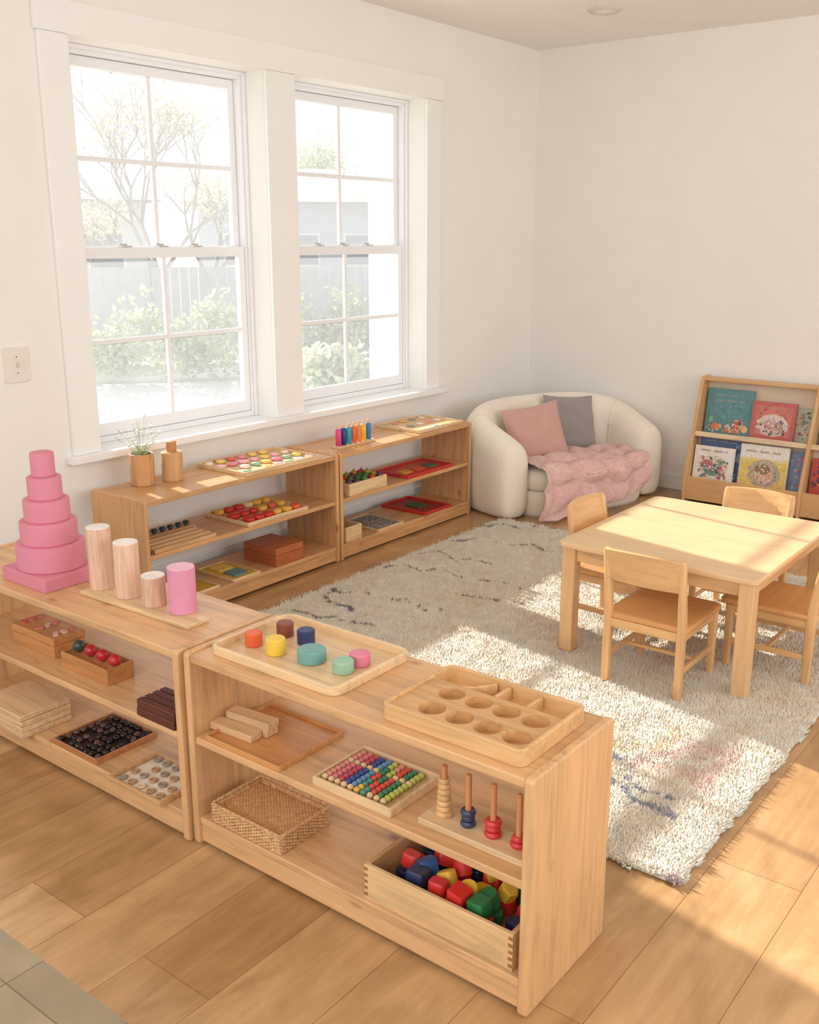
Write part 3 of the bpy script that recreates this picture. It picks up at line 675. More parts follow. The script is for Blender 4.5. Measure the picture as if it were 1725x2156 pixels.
# middle
n_ = P(725, 1018, MZ+.07); r_ = P(805, 996, MZ+.07)
w, d = .2, abs(r_[1]-n_[1]); cy = max((n_[1]+r_[1])/2, WBY[0]+d/2+.002); cx = WX1-.015-w/2
vb = tray('pale wooden box full of toy vegetables', cx, cy, MZ, w, d, .07, wood((234, 204, 156), 'y'), .003, .008, name='wooden_box', cat='box')
MB().box(-w/2+.009, w/2-.009, -d/2+.009, d/2-.009, .0055, .044).build('lining', paint((200, 164, 116), .8), vb)
veg = [((206, 60, 44), 'red'), ((70, 120, 60), 'green'), ((226, 140, 50), 'orange'), ((96, 60, 70), 'purple'), ((180, 170, 60), 'olive')]
cache = {}
for i in range(4):
    for j in range(5):
        c, cn = random.choice(veg)
        if cn not in cache:
            t = thing('toy_vegetable', '', 'toy'); MB().ball((0, 0, .02), .019, 14, 9, (1, 1, .95)).build('body', paint(c, .4), t, smooth=60); MB().cyl((0, 0, .036), .003, .01, 8, .001).build('stem', paint((60, 100, 50), .5), t); cache[cn] = t
        else: t = dup(cache[cn])
        t.location = (cx-w/2+.032+i*(w-.064)/3, cy-d/2+.03+j*(d-.06)/4, MZ+.044+.004*((i+j) % 2)); tag(t, '%s toy vegetable in the pale wooden box' % cn, 'toy', 'toy vegetables in the box')
yv = cy+d/2
redm = paint((200, 52, 46), .4, .04)
def redtray(label, cx, cy, z, w, d, inner):
    tray(label, cx, cy, z, w, d, .018, redm, .008, .012, basemat=paint(inner, .5))
cx, cy, w, d = fit((808, 985), (860, 1003), (955, 975), MZ+.018, WXR, (yv+.01, WBY[1]))
redtray('red rimmed tray on the middle shelf beside the vegetable box', cx, cy, MZ, w, d, (206, 70, 50))
for k, (c, cn) in enumerate([((230, 160, 60), 'orange'), ((226, 96, 60), 'coral'), ((80, 120, 90), 'green')]):
    o = MB().loft([rr(w*.26, d*.18, .01, 0), rr(w*.26, d*.18, .01, .008)]).build('flat_shape', paint(c, .5)); o.location = (cx+.02, cy-d*.27+k*d*.27, MZ+.0075); tag(o, 'flat %s shape in the red tray on the middle shelf' % cn, 'block', 'flat shapes in the red tray')
n_ = P(730, 1113, BZ+.08); r_ = P(773, 1104, BZ+.08)
d = max(.1, abs(r_[1]-n_[1])); cy = WBY[0]+d/2+.02; w = .18; cx = WX1-.015-w/2
tray('small open pale wooden box at the left end of the bottom shelf', cx, cy, BZ, w, d, .085, wood((232, 198, 150), 'y'), .003, .008, name='wooden_box', cat='box')
yv = cy+d/2
cx, cy, w, d = fit((762, 1095), (820, 1120), (880, 1103), BZ+.014, WXR, (yv+.01, WBY[1]))
tray('shallow tray of tiny grey pebbles', cx, cy, BZ, w, d, .014, my_, .004, .007, basemat=paint((150, 140, 128), .8))
g = MB()
for k in range(420): g.ball((cx+random.uniform(-.5, .5)*(w-.03), cy+random.uniform(-.5, .5)*(d-.03), BZ+.0095), random.uniform(.004, .006), 6, 4, (1, 1, .6))
tag(g.build('gravel', paint((158, 146, 134), .7, .35, 60)), 'tiny grey pebbles filling the shallow tray', 'gravel', kind='stuff')
yv = cy+d/2
cx, cy, w, d = fit((835, 1065), (925, 1086), (988, 1068), BZ+.018, WXR, (yv+.01, WBY[1]))
redtray('red rimmed tray on the bottom shelf nearest the sofa', cx, cy, BZ, w, d, (160, 46, 42))
o = MB().loft([rr(w*.3, d*.3, .01, 0), rr(w*.3, d*.3, .01, .008)]).build('flat_shape', paint((70, 104, 70), .5)); o.location = (cx, cy, BZ+.0075); tag(o, 'flat dark green shape in the bottom red tray', 'block')
# ------------------------------------------------------------------ rug
RX0, RX1, RY0, RY1 = .70, 3.10, 2.30, 5.14
t = thing('shag_rug', 'thick cream shag rug with broken dark lines', 'rug', ((RX0+RX1)/2, (RY0+RY1)/2, 0))
rw, rd = RX1-RX0, RY1-RY0
MB().loft([rr(rw-.05, rd-.05, .03, 0), rr(rw-.03, rd-.03, .03, .004), rr(rw-.04, rd-.04, .03, .012)]).build('base', paint((246, 236, 218), .95, .05, 50), t)
sp = .0074; nxr, nyr = int(rw/sp), int(rd/sp)
gx, gy = np.meshgrid((np.arange(nxr)+.5)*sp-rw/2, (np.arange(nyr)+.5)*sp-rd/2)
gx = gx.ravel()+np.random.uniform(-.5, .5, gx.size)*sp; gy = gy.ravel()+np.random.uniform(-.5, .5, gy.size)*sp
def smooth_noise(x, y, sc, seed):
    rs_ = np.random.RandomState(seed); G = rs_.rand(64, 64); fx = (x*sc) % 63; fy = (y*sc) % 63
    ix, iy = fx.astype(int), fy.astype(int); a, b = fx-ix, fy-iy; a = a*a*(3-2*a); b = b*b*(3-2*b)
    return (G[ix, iy]*(1-a)+G[ix+1, iy]*a)*(1-b)+(G[ix, iy+1]*(1-a)+G[ix+1, iy+1]*a)*b
edge = np.minimum(np.minimum(gx+rw/2, rw/2-gx), np.minimum(gy+rd/2, rd/2-gy))
keep = edge > .014*smooth_noise(gx+5, gy+5, 22, 31)+.006*smooth_noise(gx+5, gy+5, 60, 32)
gx, gy, edge = gx[keep], gy[keep], edge[keep]
base = np.array(lin((254, 246, 229))[:3]); tan_ = np.array(lin((240, 220, 190))[:3])
n1 = smooth_noise(gx+5, gy+5, 9, 1); n2 = smooth_noise(gx+5, gy+5, 30, 2); n3 = smooth_noise(gx+5, gy+5, 60, 3)
k = np.clip((n1*.45+n3*.55-.35)*1.7, 0, 1)[:, None]; C = base*(1-k*.8)+tan_*k*.8
def seg_dist(x, y, pts):
    D = np.full(x.shape, 9.)
    for (x0_, y0_), (x1_, y1_) in zip(pts[:-1], pts[1:]):
        dx, dy = x1_-x0_, y1_-y0_; tt = np.clip(((x-x0_)*dx+(y-y0_)*dy)/(dx*dx+dy*dy+1e-9), 0, 1)
        D = np.minimum(D, np.hypot(x-x0_-tt*dx, y-y0_-tt*dy))
    return D
wxg, wyg = gx+(RX0+RX1)/2, gy+(RY0+RY1)/2
def line(pxs, col, wd, thr, wob=.05, al=.8):
    pts = [P(u, v, .02) for u, v in pxs]
    D = seg_dist(wxg+(smooth_noise(gx+5, gy+5, 12, 11)-.5)*wob, wyg+(smooth_noise(gx+5, gy+5, 12, 12)-.5)*wob, pts)
    soft = np.clip((wd-D)/(wd*.5), 0, 1); msk = soft*np.clip((n2*.5+n3*.5-thr)*8, 0, 1); kk = msk[:, None]*al
    return C*(1-kk)+np.array(lin(col)[:3])*kk
DK = (98, 90, 92)
for pxs in [[(985, 1100), (1030, 1110), (1060, 1104), (1100, 1113), (1130, 1108), (1200, 1118)], [(850, 1148), (890, 1164), (920, 1162), (960, 1180), (985, 1178), (1040, 1186)], [(760, 1185), (800, 1196), (850, 1188), (890, 1204), (930, 1200), (980, 1218), (1040, 1222), (1100, 1240)], [(680, 1232), (720, 1250), (760, 1246), (800, 1264), (850, 1262), (890, 1284), (930, 1286)], [(620, 1285), (660, 1300), (700, 1296), (740, 1314), (790, 1318)], [(1040, 1140), (1080, 1150), (1110, 1146), (1150, 1160), (1190, 1160)], [(900, 1125), (960, 1138), (1000, 1134)], [(960, 1250), (1040, 1262), (1120, 1270)]]:
    C = line(pxs, DK, .012, .42)
C = line([(700, 1240), (690, 1265), (740, 1285)], (90, 94, 116), .02, .42)
for pxs in [[(1290, 1582), (1330, 1600), (1330, 1650), (1400, 1680)], [(1285, 1640), (1360, 1690), (1420, 1715)]]: C = line(pxs, (132, 140, 166), .022, .38, .05, .75)
C = line([(1360, 1610), (1440, 1560), (1520, 1600), (1460, 1640)], (248, 208, 198), .08, .28, .05, .7)
C = line([(1300, 1560), (1380, 1570), (1440, 1540)], (240, 222, 180), .06, .33, .05, .7)
C = line([(1290, 1815), (1350, 1835), (1430, 1850)], (180, 150, 160), .02, .42)
C = line([(880, 1400), (980, 1420), (1100, 1440)], (246, 222, 196), .07, .33)
C = line([(600, 1480), (680, 1510), (760, 1540)], (110, 110, 126), .014, .45)
rugm, nt, b = newmat('rug_pile'); at = nt.nodes.new('ShaderNodeAttribute'); at.attribute_name = 'Col'; nt.links.new(at.outputs['Color'], b.inputs['Base Color']); b.inputs['Roughness'].default_value = .95; b.inputs['Specular IOR Level'].default_value = .1
soft_normal(rugm, (0, 0, 1), .72)
nr = np.zeros((gx.size, 3)); nr[:, 2] = 1
nr[:, 0] += (smooth_noise(gx+5, gy+5, 34, 21)-.5)*.6; nr[:, 1] += (smooth_noise(gx+5, gy+5, 34, 22)-.5)*.6
ek = np.clip(1-edge/.035, 0, 1)
nr[:, 0] += ek*np.where(np.abs(gx)/rw > np.abs(gy)/rd, np.sign(gx), 0)*1.2; nr[:, 1] += ek*np.where(np.abs(gx)/rw <= np.abs(gy)/rd, np.sign(gy), 0)*1.2
nr /= np.linalg.norm(nr, axis=1)[:, None]
hgt = (.009+.009*smooth_noise(gx+5, gy+5, 26, 5))*(1+1.1*ek)
ptsr = np.stack([gx, gy, .013-.009*ek], 1)
pile = tufts(ptsr, nr, hgt, .0058, .005, 'pile', rugm, t, C); pile['kind'] = 'stuff'
# ------------------------------------------------------------------ table
TX0, TX1, TY0, TY1, TH_ = 2.01, 2.845, 3.505, 4.465, .5
t = thing('child_table', 'low rectangular maple table standing on the rug', 'table', ((TX0+TX1)/2, (TY0+TY1)/2, 0))
w, d = TX1-TX0, TY1-TY0; tw = wood((234, 200, 154), 'x', .34, .06)
MB().loft([rr(w-.006, d-.006, .03, TH_-.024), rr(w, d, .03, TH_-.020), rr(w, d, .03, TH_-.004), rr(w-.006, d-.006, .03, TH_)]).build('tabletop', tw, t)
lg = wood((230, 188, 138), 'z', .38, .08); G0 = .018
for sx in (-1, 1):
    for sy in (-1, 1):
        x, y = sx*(w/2-.045), sy*(d/2-.045); MB().box(x-.03, x+.03, y-.03, y+.03, G0, TH_-.024).build('leg', lg, t, bev=.006, seg=3)
for sy in (-1, 1): MB().box(-w/2+.075, w/2-.075, sy*(d/2-.045)-.011, sy*(d/2-.045)+.011, TH_-.084, TH_-.024).build('apron', wood((228, 186, 136), 'x'), t, bev=.002)
for sx in (-1, 1): MB().box(sx*(w/2-.045)-.011, sx*(w/2-.045)+.011, -d/2+.075, d/2-.075, TH_-.084, TH_-.024).build('apron', wood((228, 186, 136), 'y'), t, bev=.002)
# chairs
def make_chair(label):
    t = thing('child_chair', label, 'chair', (0, 0, 0), 0, 'small wooden chairs around the table')
    wz = wood(CHW, 'z', .38, .1); wx = wood(CHW, 'x', .38, .1); wy = wood(CHW, 'y', .38, .1); seatm = wood((222, 164, 104), 'x', .34, .1)
    hw, hd, sh = .15, .165, .305
    for s in (-1, 1):
        lo = []
        for (yy, zz, a, b) in [(-hd, G0, .028, .03), (-hd, .15, .030, .034), (-hd, .32, .030, .036), (-hd-.012, .42, .028, .032), (-hd-.036, .565, .026, .026), (-hd-.038, .575, .018, .016)]:
            lo.append([(s*hw+p[0], yy+p[1], zz) for p in rr(a, b, .007, 0, 3)])
        MB().loft(lo).build('leg', wz, t)
        MB().loft([[(s*hw+p[0], hd-.012+p[1], zz) for p in rr(a, a, .007, 0, 3)] for zz, a in ((G0, .026), (.28, .032))]).build('leg', wz, t)
    lo = []
    for (zz, e) in [(sh-.022, .004), (sh-.018, 0), (sh-.004, 0), (sh, .004)]:
        lo.append([(p[0], p[1], zz) for p in rr(.345-2*e, .365-2*e, .03, zz, 6, 0, .012)])
    lo.append([(p[0], p[1], sh-.0) for p in rr(.30, .32, .03, sh, 6, 0, .012)]); lo.append([(p[0], p[1], sh-.006) for p in rr(.22, .24, .05, sh, 6, 0, .012)])
    MB().loft(lo).build('seat', seatm, t, smooth=50)
    lo = []
    for i in range(13):
        x = -hw-.0+2*hw*i/12; bow = -.02*(1-(x/hw)**2)
        top = .575+.006*(1-(x/hw)**2); l = []
        for (zz, yo) in [(.445, 0), (top, -.033)]: l.append((zz, -hd-.012+yo+bow))
        (z0_, ya_), (z1_, yb_) = l
        lo.append([(x, ya_-.008, z0_), (x, ya_+.008, z0_), (x, yb_+.008, z1_-.004), (x, yb_+.003, z1_), (x, yb_-.003, z1_), (x, yb_-.008, z1_-.004)])
    MB().loft(lo).build('backrest', wx, t, bev=.002, smooth=50)
    for s in (-1, 1): MB().bar((s*hw, -hd, .125), (s*hw, hd-.012, .125), .014, .024, (1, 0, 0)).build('stretcher', wy, t, bev=.003)
    MB().bar((-hw, .0, .125), (hw, .0, .125), .014, .02, (0, 0, 1)).build('stretcher', wx, t, bev=.003)
    for s in (-1, 1): MB().box(s*hw-.007, s*hw+.007, -hd+.01, hd-.02, sh-.058, sh-.022).build('seat_rail', wy, t, bev=.002)
    for yy in (-hd, hd-.012): MB().box(-hw+.01, hw-.01, yy-.007, yy+.007, sh-.058, sh-.022).build('seat_rail', wx, t, bev=.002)
    return t
c0 = make_chair('small wooden chair nearest the camera, back to the camera'); c0.location = (2.475, 3.535, 0); c0.rotation_euler.z = .0
dup(c0, (2.115, 3.93, 0), -PI/2, 'small wooden chair on the window side of the table')
dup(c0, (2.80, 3.96, 0), PI/2, 'small wooden chair at the right frame edge, facing the window')
dup(c0, (2.48, 4.35, 0), PI, 'small wooden chair on the far side of the table near the bookcase')
# ------------------------------------------------------------------ sofa
sofac = (.695, 5.84, 0); srz = math.radians(-20)
t = thing('tub_sofa', 'rounded cream tub sofa in the corner of the room', 'sofa', sofac, srz)
cream = paint((240, 230, 213), .9, .025, 120, .25, .3, name='cream_fabric')
A, B = .60, .30
path = []
for i in range(7): path.append((.31-.31*i/6-.0, -A+.02*math.cos(i*PI/12)))
NS = 30
for i in range(1, NS):
    th = -PI/2-PI*i/NS; c, s_ = math.cos(th), math.sin(th); e = .84
    path.append((B*math.copysign(abs(c)**e, c), A*math.copysign(abs(s_)**e, s_)))
for i in range(7): path.append((0+.31*i/6, A-.02*math.sin(i*PI/12)))
loops = []; M_ = len(path); NC = 32
for i, (x, y) in enumerate(path):
    a = path[max(i-1, 0)]; b_ = path[min(i+1, M_-1)]; tx_, ty_ = b_[0]-a[0], b_[1]-a[1]; ln = math.hypot(tx_, ty_); nx2, ny2 = ty_/ln, -tx_/ln
    u_ = (.31-x)/.61; u_ = min(max(u_, 0), 1); s3 = u_*u_*(3-2*u_)*.6+u_*.4; H = .49+.185*s3
    thk = .118-.014*u_
    e = min(i, M_-1-i); tap = [.62, .88, .97, 1][min(e, 3)]
    lp = []
    for j in range(NC):
        an = 2*PI*j/NC; c, s_ = math.cos(an), math.sin(an)
        ox = thk*tap*math.copysign(abs(c)**.5, c); oz = H/2*math.copysign(abs(s_)**.42, s_)*(.3*tap+.7)
        zz = max(0.0, H/2+oz-(1-(.3*tap+.7))*H*.2)
        k_ = max(0, (zz/H-.72)/.28); ox *= math.sqrt(max(.02, 1-.72*k_**2.2))
        ox *= 1+.10*math.sin(PI*min(1, zz/H))
        lp.append((x+nx2*ox, y+ny2*ox, zz))
    loops.append(lp)
so = MB().loft(loops).build('shell', cream, t, smooth=80)
sb = so.modifiers.new('sub', 'SUBSURF'); sb.levels = 1; sb.render_levels = 2
for idx in (8, M_//2-4, M_-9):
    MB().tube([Vector(p) for p in loops[idx]], .0026, 6, closed=True).build('seam', paint((230, 218, 200), .9), t)
def sup(w2, d2, z, cx=0, n=36, e=.45):
    r = []
    for j in range(n):
        a = 2*PI*j/n; c, s_ = math.cos(a), math.sin(a); r.append((cx+w2*math.copysign(abs(c)**e, c), d2*math.copysign(abs(s_)**e, s_), z))
    return r
MB().loft([sup(.31, .475, 0.0, .07), sup(.325, .49, .03, .07), sup(.33, .49, .14, .07), sup(.33, .49, .17, .07)]).build('seat_base', cream, t, smooth=80)
MB().loft([sup(.31, .465, .172, .075), sup(.33, .48, .19, .075), sup(.335, .48, .25, .075), sup(.32, .475, .29, .075), sup(.28, .435, .305, .075), sup(.15, .25, .312, .075)]).build('seat_cushion', cream, t, smooth=80)
# pillows
def pillow(label, c, size, thick, nrm_, spin, col):
    n = 18; m = MB(); vs = []; fs = []
    for sgn in (1, -1):
        o = len(vs)
        for i in range(n+1):
            for j in range(n+1):
                a, b = -1+2*i/n, -1+2*j/n
                f = max(0, (1-abs(a)**2.6))*max(0, (1-abs(b)**2.6)); f = f**.55
                pin = 1-.07*(1-abs(a)**2)*(abs(b)**3)
                pin2 = 1-.07*(1-abs(b)**2)*(abs(a)**3)
                wr = .016*noise.noise(Vector((a*2.5, b*2.5, sgn*2)))
                vs.append((a*size/2*pin2, b*size/2*pin, sgn*(f*thick/2+wr*f)))
        for i in range(n):
            for j in range(n):
                q = (o+i*(n+1)+j, o+(i+1)*(n+1)+j, o+(i+1)*(n+1)+j+1, o+i*(n+1)+j+1); fs.append(q if sgn > 0 else q[::-1])
    m.add(vs, fs); mt = paint(col, .9, .07, 160, .4, .3)
    z = Vector(nrm_).normalized(); x = Vector((0, 0, 1)).cross(z).normalized(); y = z.cross(x)
    R = Matrix((x, y, z)).transposed() @ Matrix.Rotation(spin, 3, 'Z')
    o = m.build('throw_pillow', mt, smooth=80); o.matrix_world = Matrix.Translation(Vector(c)) @ R.to_4x4()
    return tag(o, label, 'pillow', 'pillows on the sofa')
pillow('dusty pink square pillow leaning on the left of the sofa', (.66, 5.59, .475), .40, .14, (.78, -.66, .42), .16, (206, 160, 150))
pillow('dark grey square pillow leaning on the sofa back', (.655, 6.06, .475), .41, .13, (.9, -.42, .36), -.08, (156, 147, 145))
# throw blanket
t2 = thing('throw_blanket', 'fluffy quilted pink throw draped over the sofa seat', 'blanket', sofac, srz)
nu, nv = 80, 80; vs = []
def thr(u_, v_):
    y = -.475+.86*u_
    xb = .0+.05*u_+.03*math.sin(u_*9)
    drop = .325-.025 if u_ < .40 else .325-.025-(u_-.40)*.20
    Lflat = .435-xb; Ltot = Lflat+drop; s = v_*Ltot
    puf = (abs(math.sin(u_*PI*4+.9*math.sin(v_*6)))**.7*abs(math.sin(v_*PI*4+.9*math.sin(u_*7)))**.7)*.038
    wv = noise.noise(Vector((u_*5, v_*5, 1)))*.022+noise.noise(Vector((u_*12, v_*9, 3)))*.012+puf
    if s < Lflat-.04: p = Vector((xb+s, y, .330+wv+.002))
    elif s < Lflat+.04:
        a = (s-Lflat+.04)/.08*PI/2; k = .05+wv*.9; p = Vector((.395+k*math.sin(a), y, .284+k*math.cos(a)))
    else: p = Vector((.449+wv*1.2+.03*math.sin(u_*19)*(s-Lflat)/.3, y-.22*(s-Lflat-.04)*(1-u_)**2, .284-(s-Lflat-.04)))
    p.z = max(p.z, .012+.01*abs(math.sin(u_*20)))
    if s < .05: p.z -= (.05-s)*.35
    if p.x > .43: p.x = max(p.x, .447)
    return p
for i in range(nu+1):
    for j in range(nv+1): vs.append(thr(i/nu, j/nv))
fs = [(i*(nv+1)+j, (i+1)*(nv+1)+j, (i+1)*(nv+1)+j+1, i*(nv+1)+j+1) for i in range(nu) for j in range(nv)]
pkf = paint((238, 198, 192), .95, .05, 60, .2, .2, name='pink_fleece')
cl = MB(); cl.add(vs, fs); clo = cl.build('cloth', pkf, t2, smooth=80)
so_ = clo.modifiers.new('sol', 'SOLIDIFY'); so_.thickness = .014; so_.offset = 0
pp = []; nn = []
for k in range(34000):
    a, b = random.random(), random.random(); p = thr(a, b); du = thr(min(a+.01, 1), b)-thr(max(a-.01, 0), b); dv = thr(a, min(b+.01, 1))-thr(a, max(b-.01, 0))
    n_ = du.cross(dv)
    if n_.length < 1e-9: continue
    n_.normalize()
    if n_.x+n_.z < 0: n_ = -n_
    pp.append(tuple(p+n_*.005)); nn.append(tuple(n_))
pkt = paint((239, 199, 193), .95, .04, 61, 0, .2, name='pink_fleece_tufts'); soft_normal(pkt, (.55, -.35, .75), .3)
fz = tufts(pp, nn, np.full(len(pp), .007), .0042, .005, 'fleece', pkt, t2); fz['kind'] = 'stuff'
# ------------------------------------------------------------------ bookcase
KX0, KX1, KX2 = 1.42, 2.17, 2.92
bw_ = wood((226, 180, 128), 'z', .42, .08); bwx = wood((226, 180, 128), 'x', .42, .08); backm = paint((230, 212, 188), .7, .02)
t = thing('book_display', 'slanted wooden display bookcase against the back wall', 'bookcase', (0, 0, 0))
prof = [(6.555, 0), (6.25, 0), (6.245, .17), (6.44, .80), (6.455, .82), (6.48, .828), (6.555, .828)]
for x in (KX0, KX1, KX2):
    MB().loft([[(x-.011, p[0], p[1]) for p in prof], [(x+.011, p[0], p[1]) for p in prof]]).build('side_panel', bw_, t, bev=.003)
for (a, b) in ((KX0+.011, KX1-.011), (KX1+.011, KX2-.011)):
    m = MB(); m.add([(a, 6.50, .46), (b, 6.50, .46), (b, 6.54, .80), (a, 6.54, .80), (a, 6.51, .46), (b, 6.51, .46), (b, 6.55, .80), (a, 6.55, .80)], [(0, 1, 2, 3), (7, 6, 5, 4), (0, 4, 5, 1), (3, 2, 6, 7)]); m.build('back_panel', backm, t)
    m = MB(); m.add([(a, 6.40, .15), (b, 6.40, .15), (b, 6.43, .44), (a, 6.43, .44), (a, 6.41, .15), (b, 6.41, .15), (b, 6.44, .44), (a, 6.44, .44)], [(0, 1, 2, 3), (7, 6, 5, 4), (0, 4, 5, 1), (3, 2, 6, 7)]); m.build('back_panel', backm, t)
    MB().box(a, b, 6.36, 6.515, .438, .456).build('ledge', bwx, t, bev=.002)
    MB().box(a, b, 6.345, 6.359, .444, .476).build('front_lip', wood((236, 212, 178), 'x'), t, bev=.003)
    MB().box(a, b, 6.27, 6.42, .13, .15).build('ledge', bwx, t, bev=.002)
    MB().box(a, b, 6.255, 6.269, .03, .185).build('front_panel', bwx, t, bev=.003)
    MB().box(a, b, 6.45, 6.545, .80, .82).build('top_rail', bwx, t, bev=.003)
def book(label, xc, led, w, h, col, art, off=0.0, th=.014):
    zb = .4565 if led else .1505; yb = (6.478 if led else 6.375)-off; tl = -.14
    t = thing('picture_book', label, 'book', (xc, yb, zb), 0, 'picture books in the display bookcase'); t.rotation_euler = (tl, 0, 0)
    MB().box(-w/2, w/2, -th/2, -th/2+.0025, .0, h).build('front_cover', paint(col, .4, .05, 20), t, bev=.0008)
    m = MB(); m.box(-w/2, w/2, th/2-.0025, th/2, .0, h); m.box(-w/2, -w/2+.0025, -th/2+.0025, th/2-.0025, 0, h); m.build('back_cover', paint(col, .4, .05, 20), t)
    MB().box(-w/2+.003, w/2-.003, -th/2+.0026, th/2-.0026, .003, h-.003).build('pages', paint((244, 238, 226), .8), t)
    yf = -th/2-.0012
    for (kind, x, z_, sx, sz, c) in art:
        m = MB()
        if kind == 'o':
            m.loft([[(x*w+sx*w*math.cos(2*PI*j/20)*(1+.12*math.sin(3*j+x*9)), yy, z_*h+sz*h*math.sin(2*PI*j/20)) for j in range(20)] for yy in (-th/2+.0005, yf)])
            m.build('cover_art', paint(c, .5, .14, 60), t, smooth=0)
        elif kind == 's':
            for q in range(18):
                xx, zz = x*w+random.uniform(-1, 1)*sx*w, z_*h+random.uniform(-1, 1)*sz*h; r1, r2 = random.uniform(.004, .013), random.uniform(.003, .009); a0 = random.uniform(0, 3)
                m.loft([[(xx+r1*math.cos(2*PI*j/9)*math.cos(a0)-r2*math.sin(2*PI*j/9)*math.sin(a0), yy, zz+r2*math.sin(2*PI*j/9)*math.cos(a0)+r1*math.cos(2*PI*j/9)*math.sin(a0)) for j in range(9)] for yy in (-th/2+.0005, yf)])
            m.build('cover_art', paint(c, .5, .1, 60), t, smooth=0)
        elif kind == 'r':
            m.box(x*w-sx*w, x*w+sx*w, yf, -th/2+.0005, z_*h-sz*h, z_*h+sz*h); m.build('cover_art', paint(c, .5, .08, 60), t)
        elif kind == 't':
            n = int(sx*2*w/.014)
            for q in range(n):
                x0_ = x*w-sx*w+q*.014
                if q % 6 == 5:
                    if m.v: m.build('title_lettering', paint(c, .5), t)
                    m = MB(); continue
                m.tube([(x0_, yf, z_*h-sz*h), (x0_+.003, yf, z_*h+sz*h*(1 if q % 2 else .5)), (x0_+.006, yf, z_*h-sz*h*.5), (x0_+.009, yf, z_*h+sz*h*.6)], .0014, 4)
            if m.v: m.build('title_lettering', paint(c, .5), t)
        yf -= .0005
    return t
TE = (98, 146, 152); RD = (200, 102, 96)
book('teal picture book, leftmost on the upper ledge', 1.60, 1, .31, .295, TE, [('s', 0, .5, .45, .45, (90, 136, 144)), ('t', 0, .86, .3, .02, (230, 224, 200)), ('t', .0, .74, .34, .025, (230, 224, 200)), ('s', 0, .5, .4, .15, (120, 170, 172)), ('s', 0, .3, .42, .2, (110, 150, 120)), ('o', .22, .22, .12, .12, (236, 190, 176)), ('o', .12, .1, .16, .07, (214, 120, 100)), ('o', -.25, .15, .1, .08, (214, 130, 90)), ('o', -.36, .3, .05, .07, (140, 180, 150)), ('o', .38, .14, .07, .08, (232, 200, 130)), ('s', -.05, .16, .4, .1, (230, 160, 120)), ('s', .2, .22, .12, .1, (180, 110, 100)), ('s', 0, .12, .42, .08, (222, 212, 180))], .012)
book('red picture book with round pale picture on the upper ledge', 1.90, 1, .28, .24, RD, [('r', 0, .5, .42, .40, (210, 124, 114)), ('s', 0, .5, .4, .38, (190, 100, 94)), ('o', .0, .38, .36, .3, (230, 206, 192)), ('s', 0, .38, .3, .24, (166, 148, 148)), ('o', -.08, .34, .15, .17, (214, 164, 154)), ('o', .16, .3, .12, .13, (190, 156, 146)), ('s', 0, .3, .28, .18, (120, 100, 110)), ('s', 0, .4, .28, .2, (236, 220, 210)), ('t', 0, .84, .3, .03, (240, 220, 210))], .030)
book('pale green picture book partly hidden behind the red one', 2.04, 1, .20, .21, (186, 188, 166), [('o', .3, .3, .1, .16, (220, 196, 176)), ('s', .2, .5, .2, .3, (190, 146, 126)), ('s', .3, .5, .15, .4, (130, 140, 120)), ('t', 0, .84, .3, .03, (120, 120, 100))], .006)
book('navy picture book behind the cream one on the lower ledge', 1.61, 0, .31, .29, (80, 102, 138), [('t', .0, .92, .36, .02, (220, 220, 230)), ('s', 0, .85, .45, .1, (104, 130, 164)), ('o', .38, .6, .07, .1, (130, 160, 186)), ('s', .38, .5, .08, .4, (160, 180, 200))], .008)
book('cream picture book with a round berry wreath, lower ledge', 1.575, 0, .27, .235, (240, 232, 222), [('t', .0, .88, .34, .03, (90, 80, 90)), ('o', .0, .42, .36, .34, (226, 216, 196)), ('o', -.15, .5, .14, .12, (200, 110, 116)), ('o', .14, .56, .1, .1, (154, 170, 130)), ('o', .0, .28, .16, .1, (110, 150, 124)), ('o', .2, .32, .1, .1, (214, 146, 146)), ('s', 0, .4, .34, .3, (190, 90, 100)), ('s', 0, .42, .34, .3, (110, 140, 120)), ('s', 0, .42, .3, .28, (232, 202, 202)), ('s', 0, .45, .3, .25, (100, 110, 130))], .044)
book('blue picture book standing behind the yellow one', 2.01, 0, .29, .26, (120, 140, 170), [('t', .0, .9, .38, .025, (230, 230, 236)), ('s', .1, .5, .38, .4, (170, 184, 204)), ('s', .4, .5, .08, .4, (200, 120, 120))], .008)
book('cream and yellow picture book with a round portrait, lower ledge', 1.90, 0, .31, .28, (234, 216, 156), [('r', 0, .85, .5, .15, (240, 234, 222)), ('t', .0, .85, .38, .03, (70, 70, 70)), ('r', 0, .33, .46, .31, (230, 200, 108)), ('s', 0, .33, .42, .28, (242, 224, 166)), ('o', .03, .36, .33, .32, (190, 174, 152)), ('s', .03, .36, .27, .26, (154, 146, 128)), ('o', .03, .32, .2, .2, (224, 190, 170)), ('o', .0, .46, .16, .12, (150, 120, 96)), ('s', .03, .3, .2, .16, (210, 150, 130)), ('s', .03, .4, .28, .26, (214, 200, 170))], .040)
book('red picture book in the right bay, lower ledge', 2.33, 0, .26, .24, (190, 70, 64), [('t', 0, .85, .3, .03, (240, 220, 200)), ('o', 0, .4, .3, .28, (236, 200, 150)), ('s', -.3, .5, .15, .4, (90, 60, 60))], .03)
book('green picture book in the right bay, upper ledge', 2.34, 1, .27, .26, (130, 160, 130), [('t', 0, .85, .3, .03, (240, 230, 200)), ('o', 0, .4, .3, .25, (240, 220, 150))], .02)
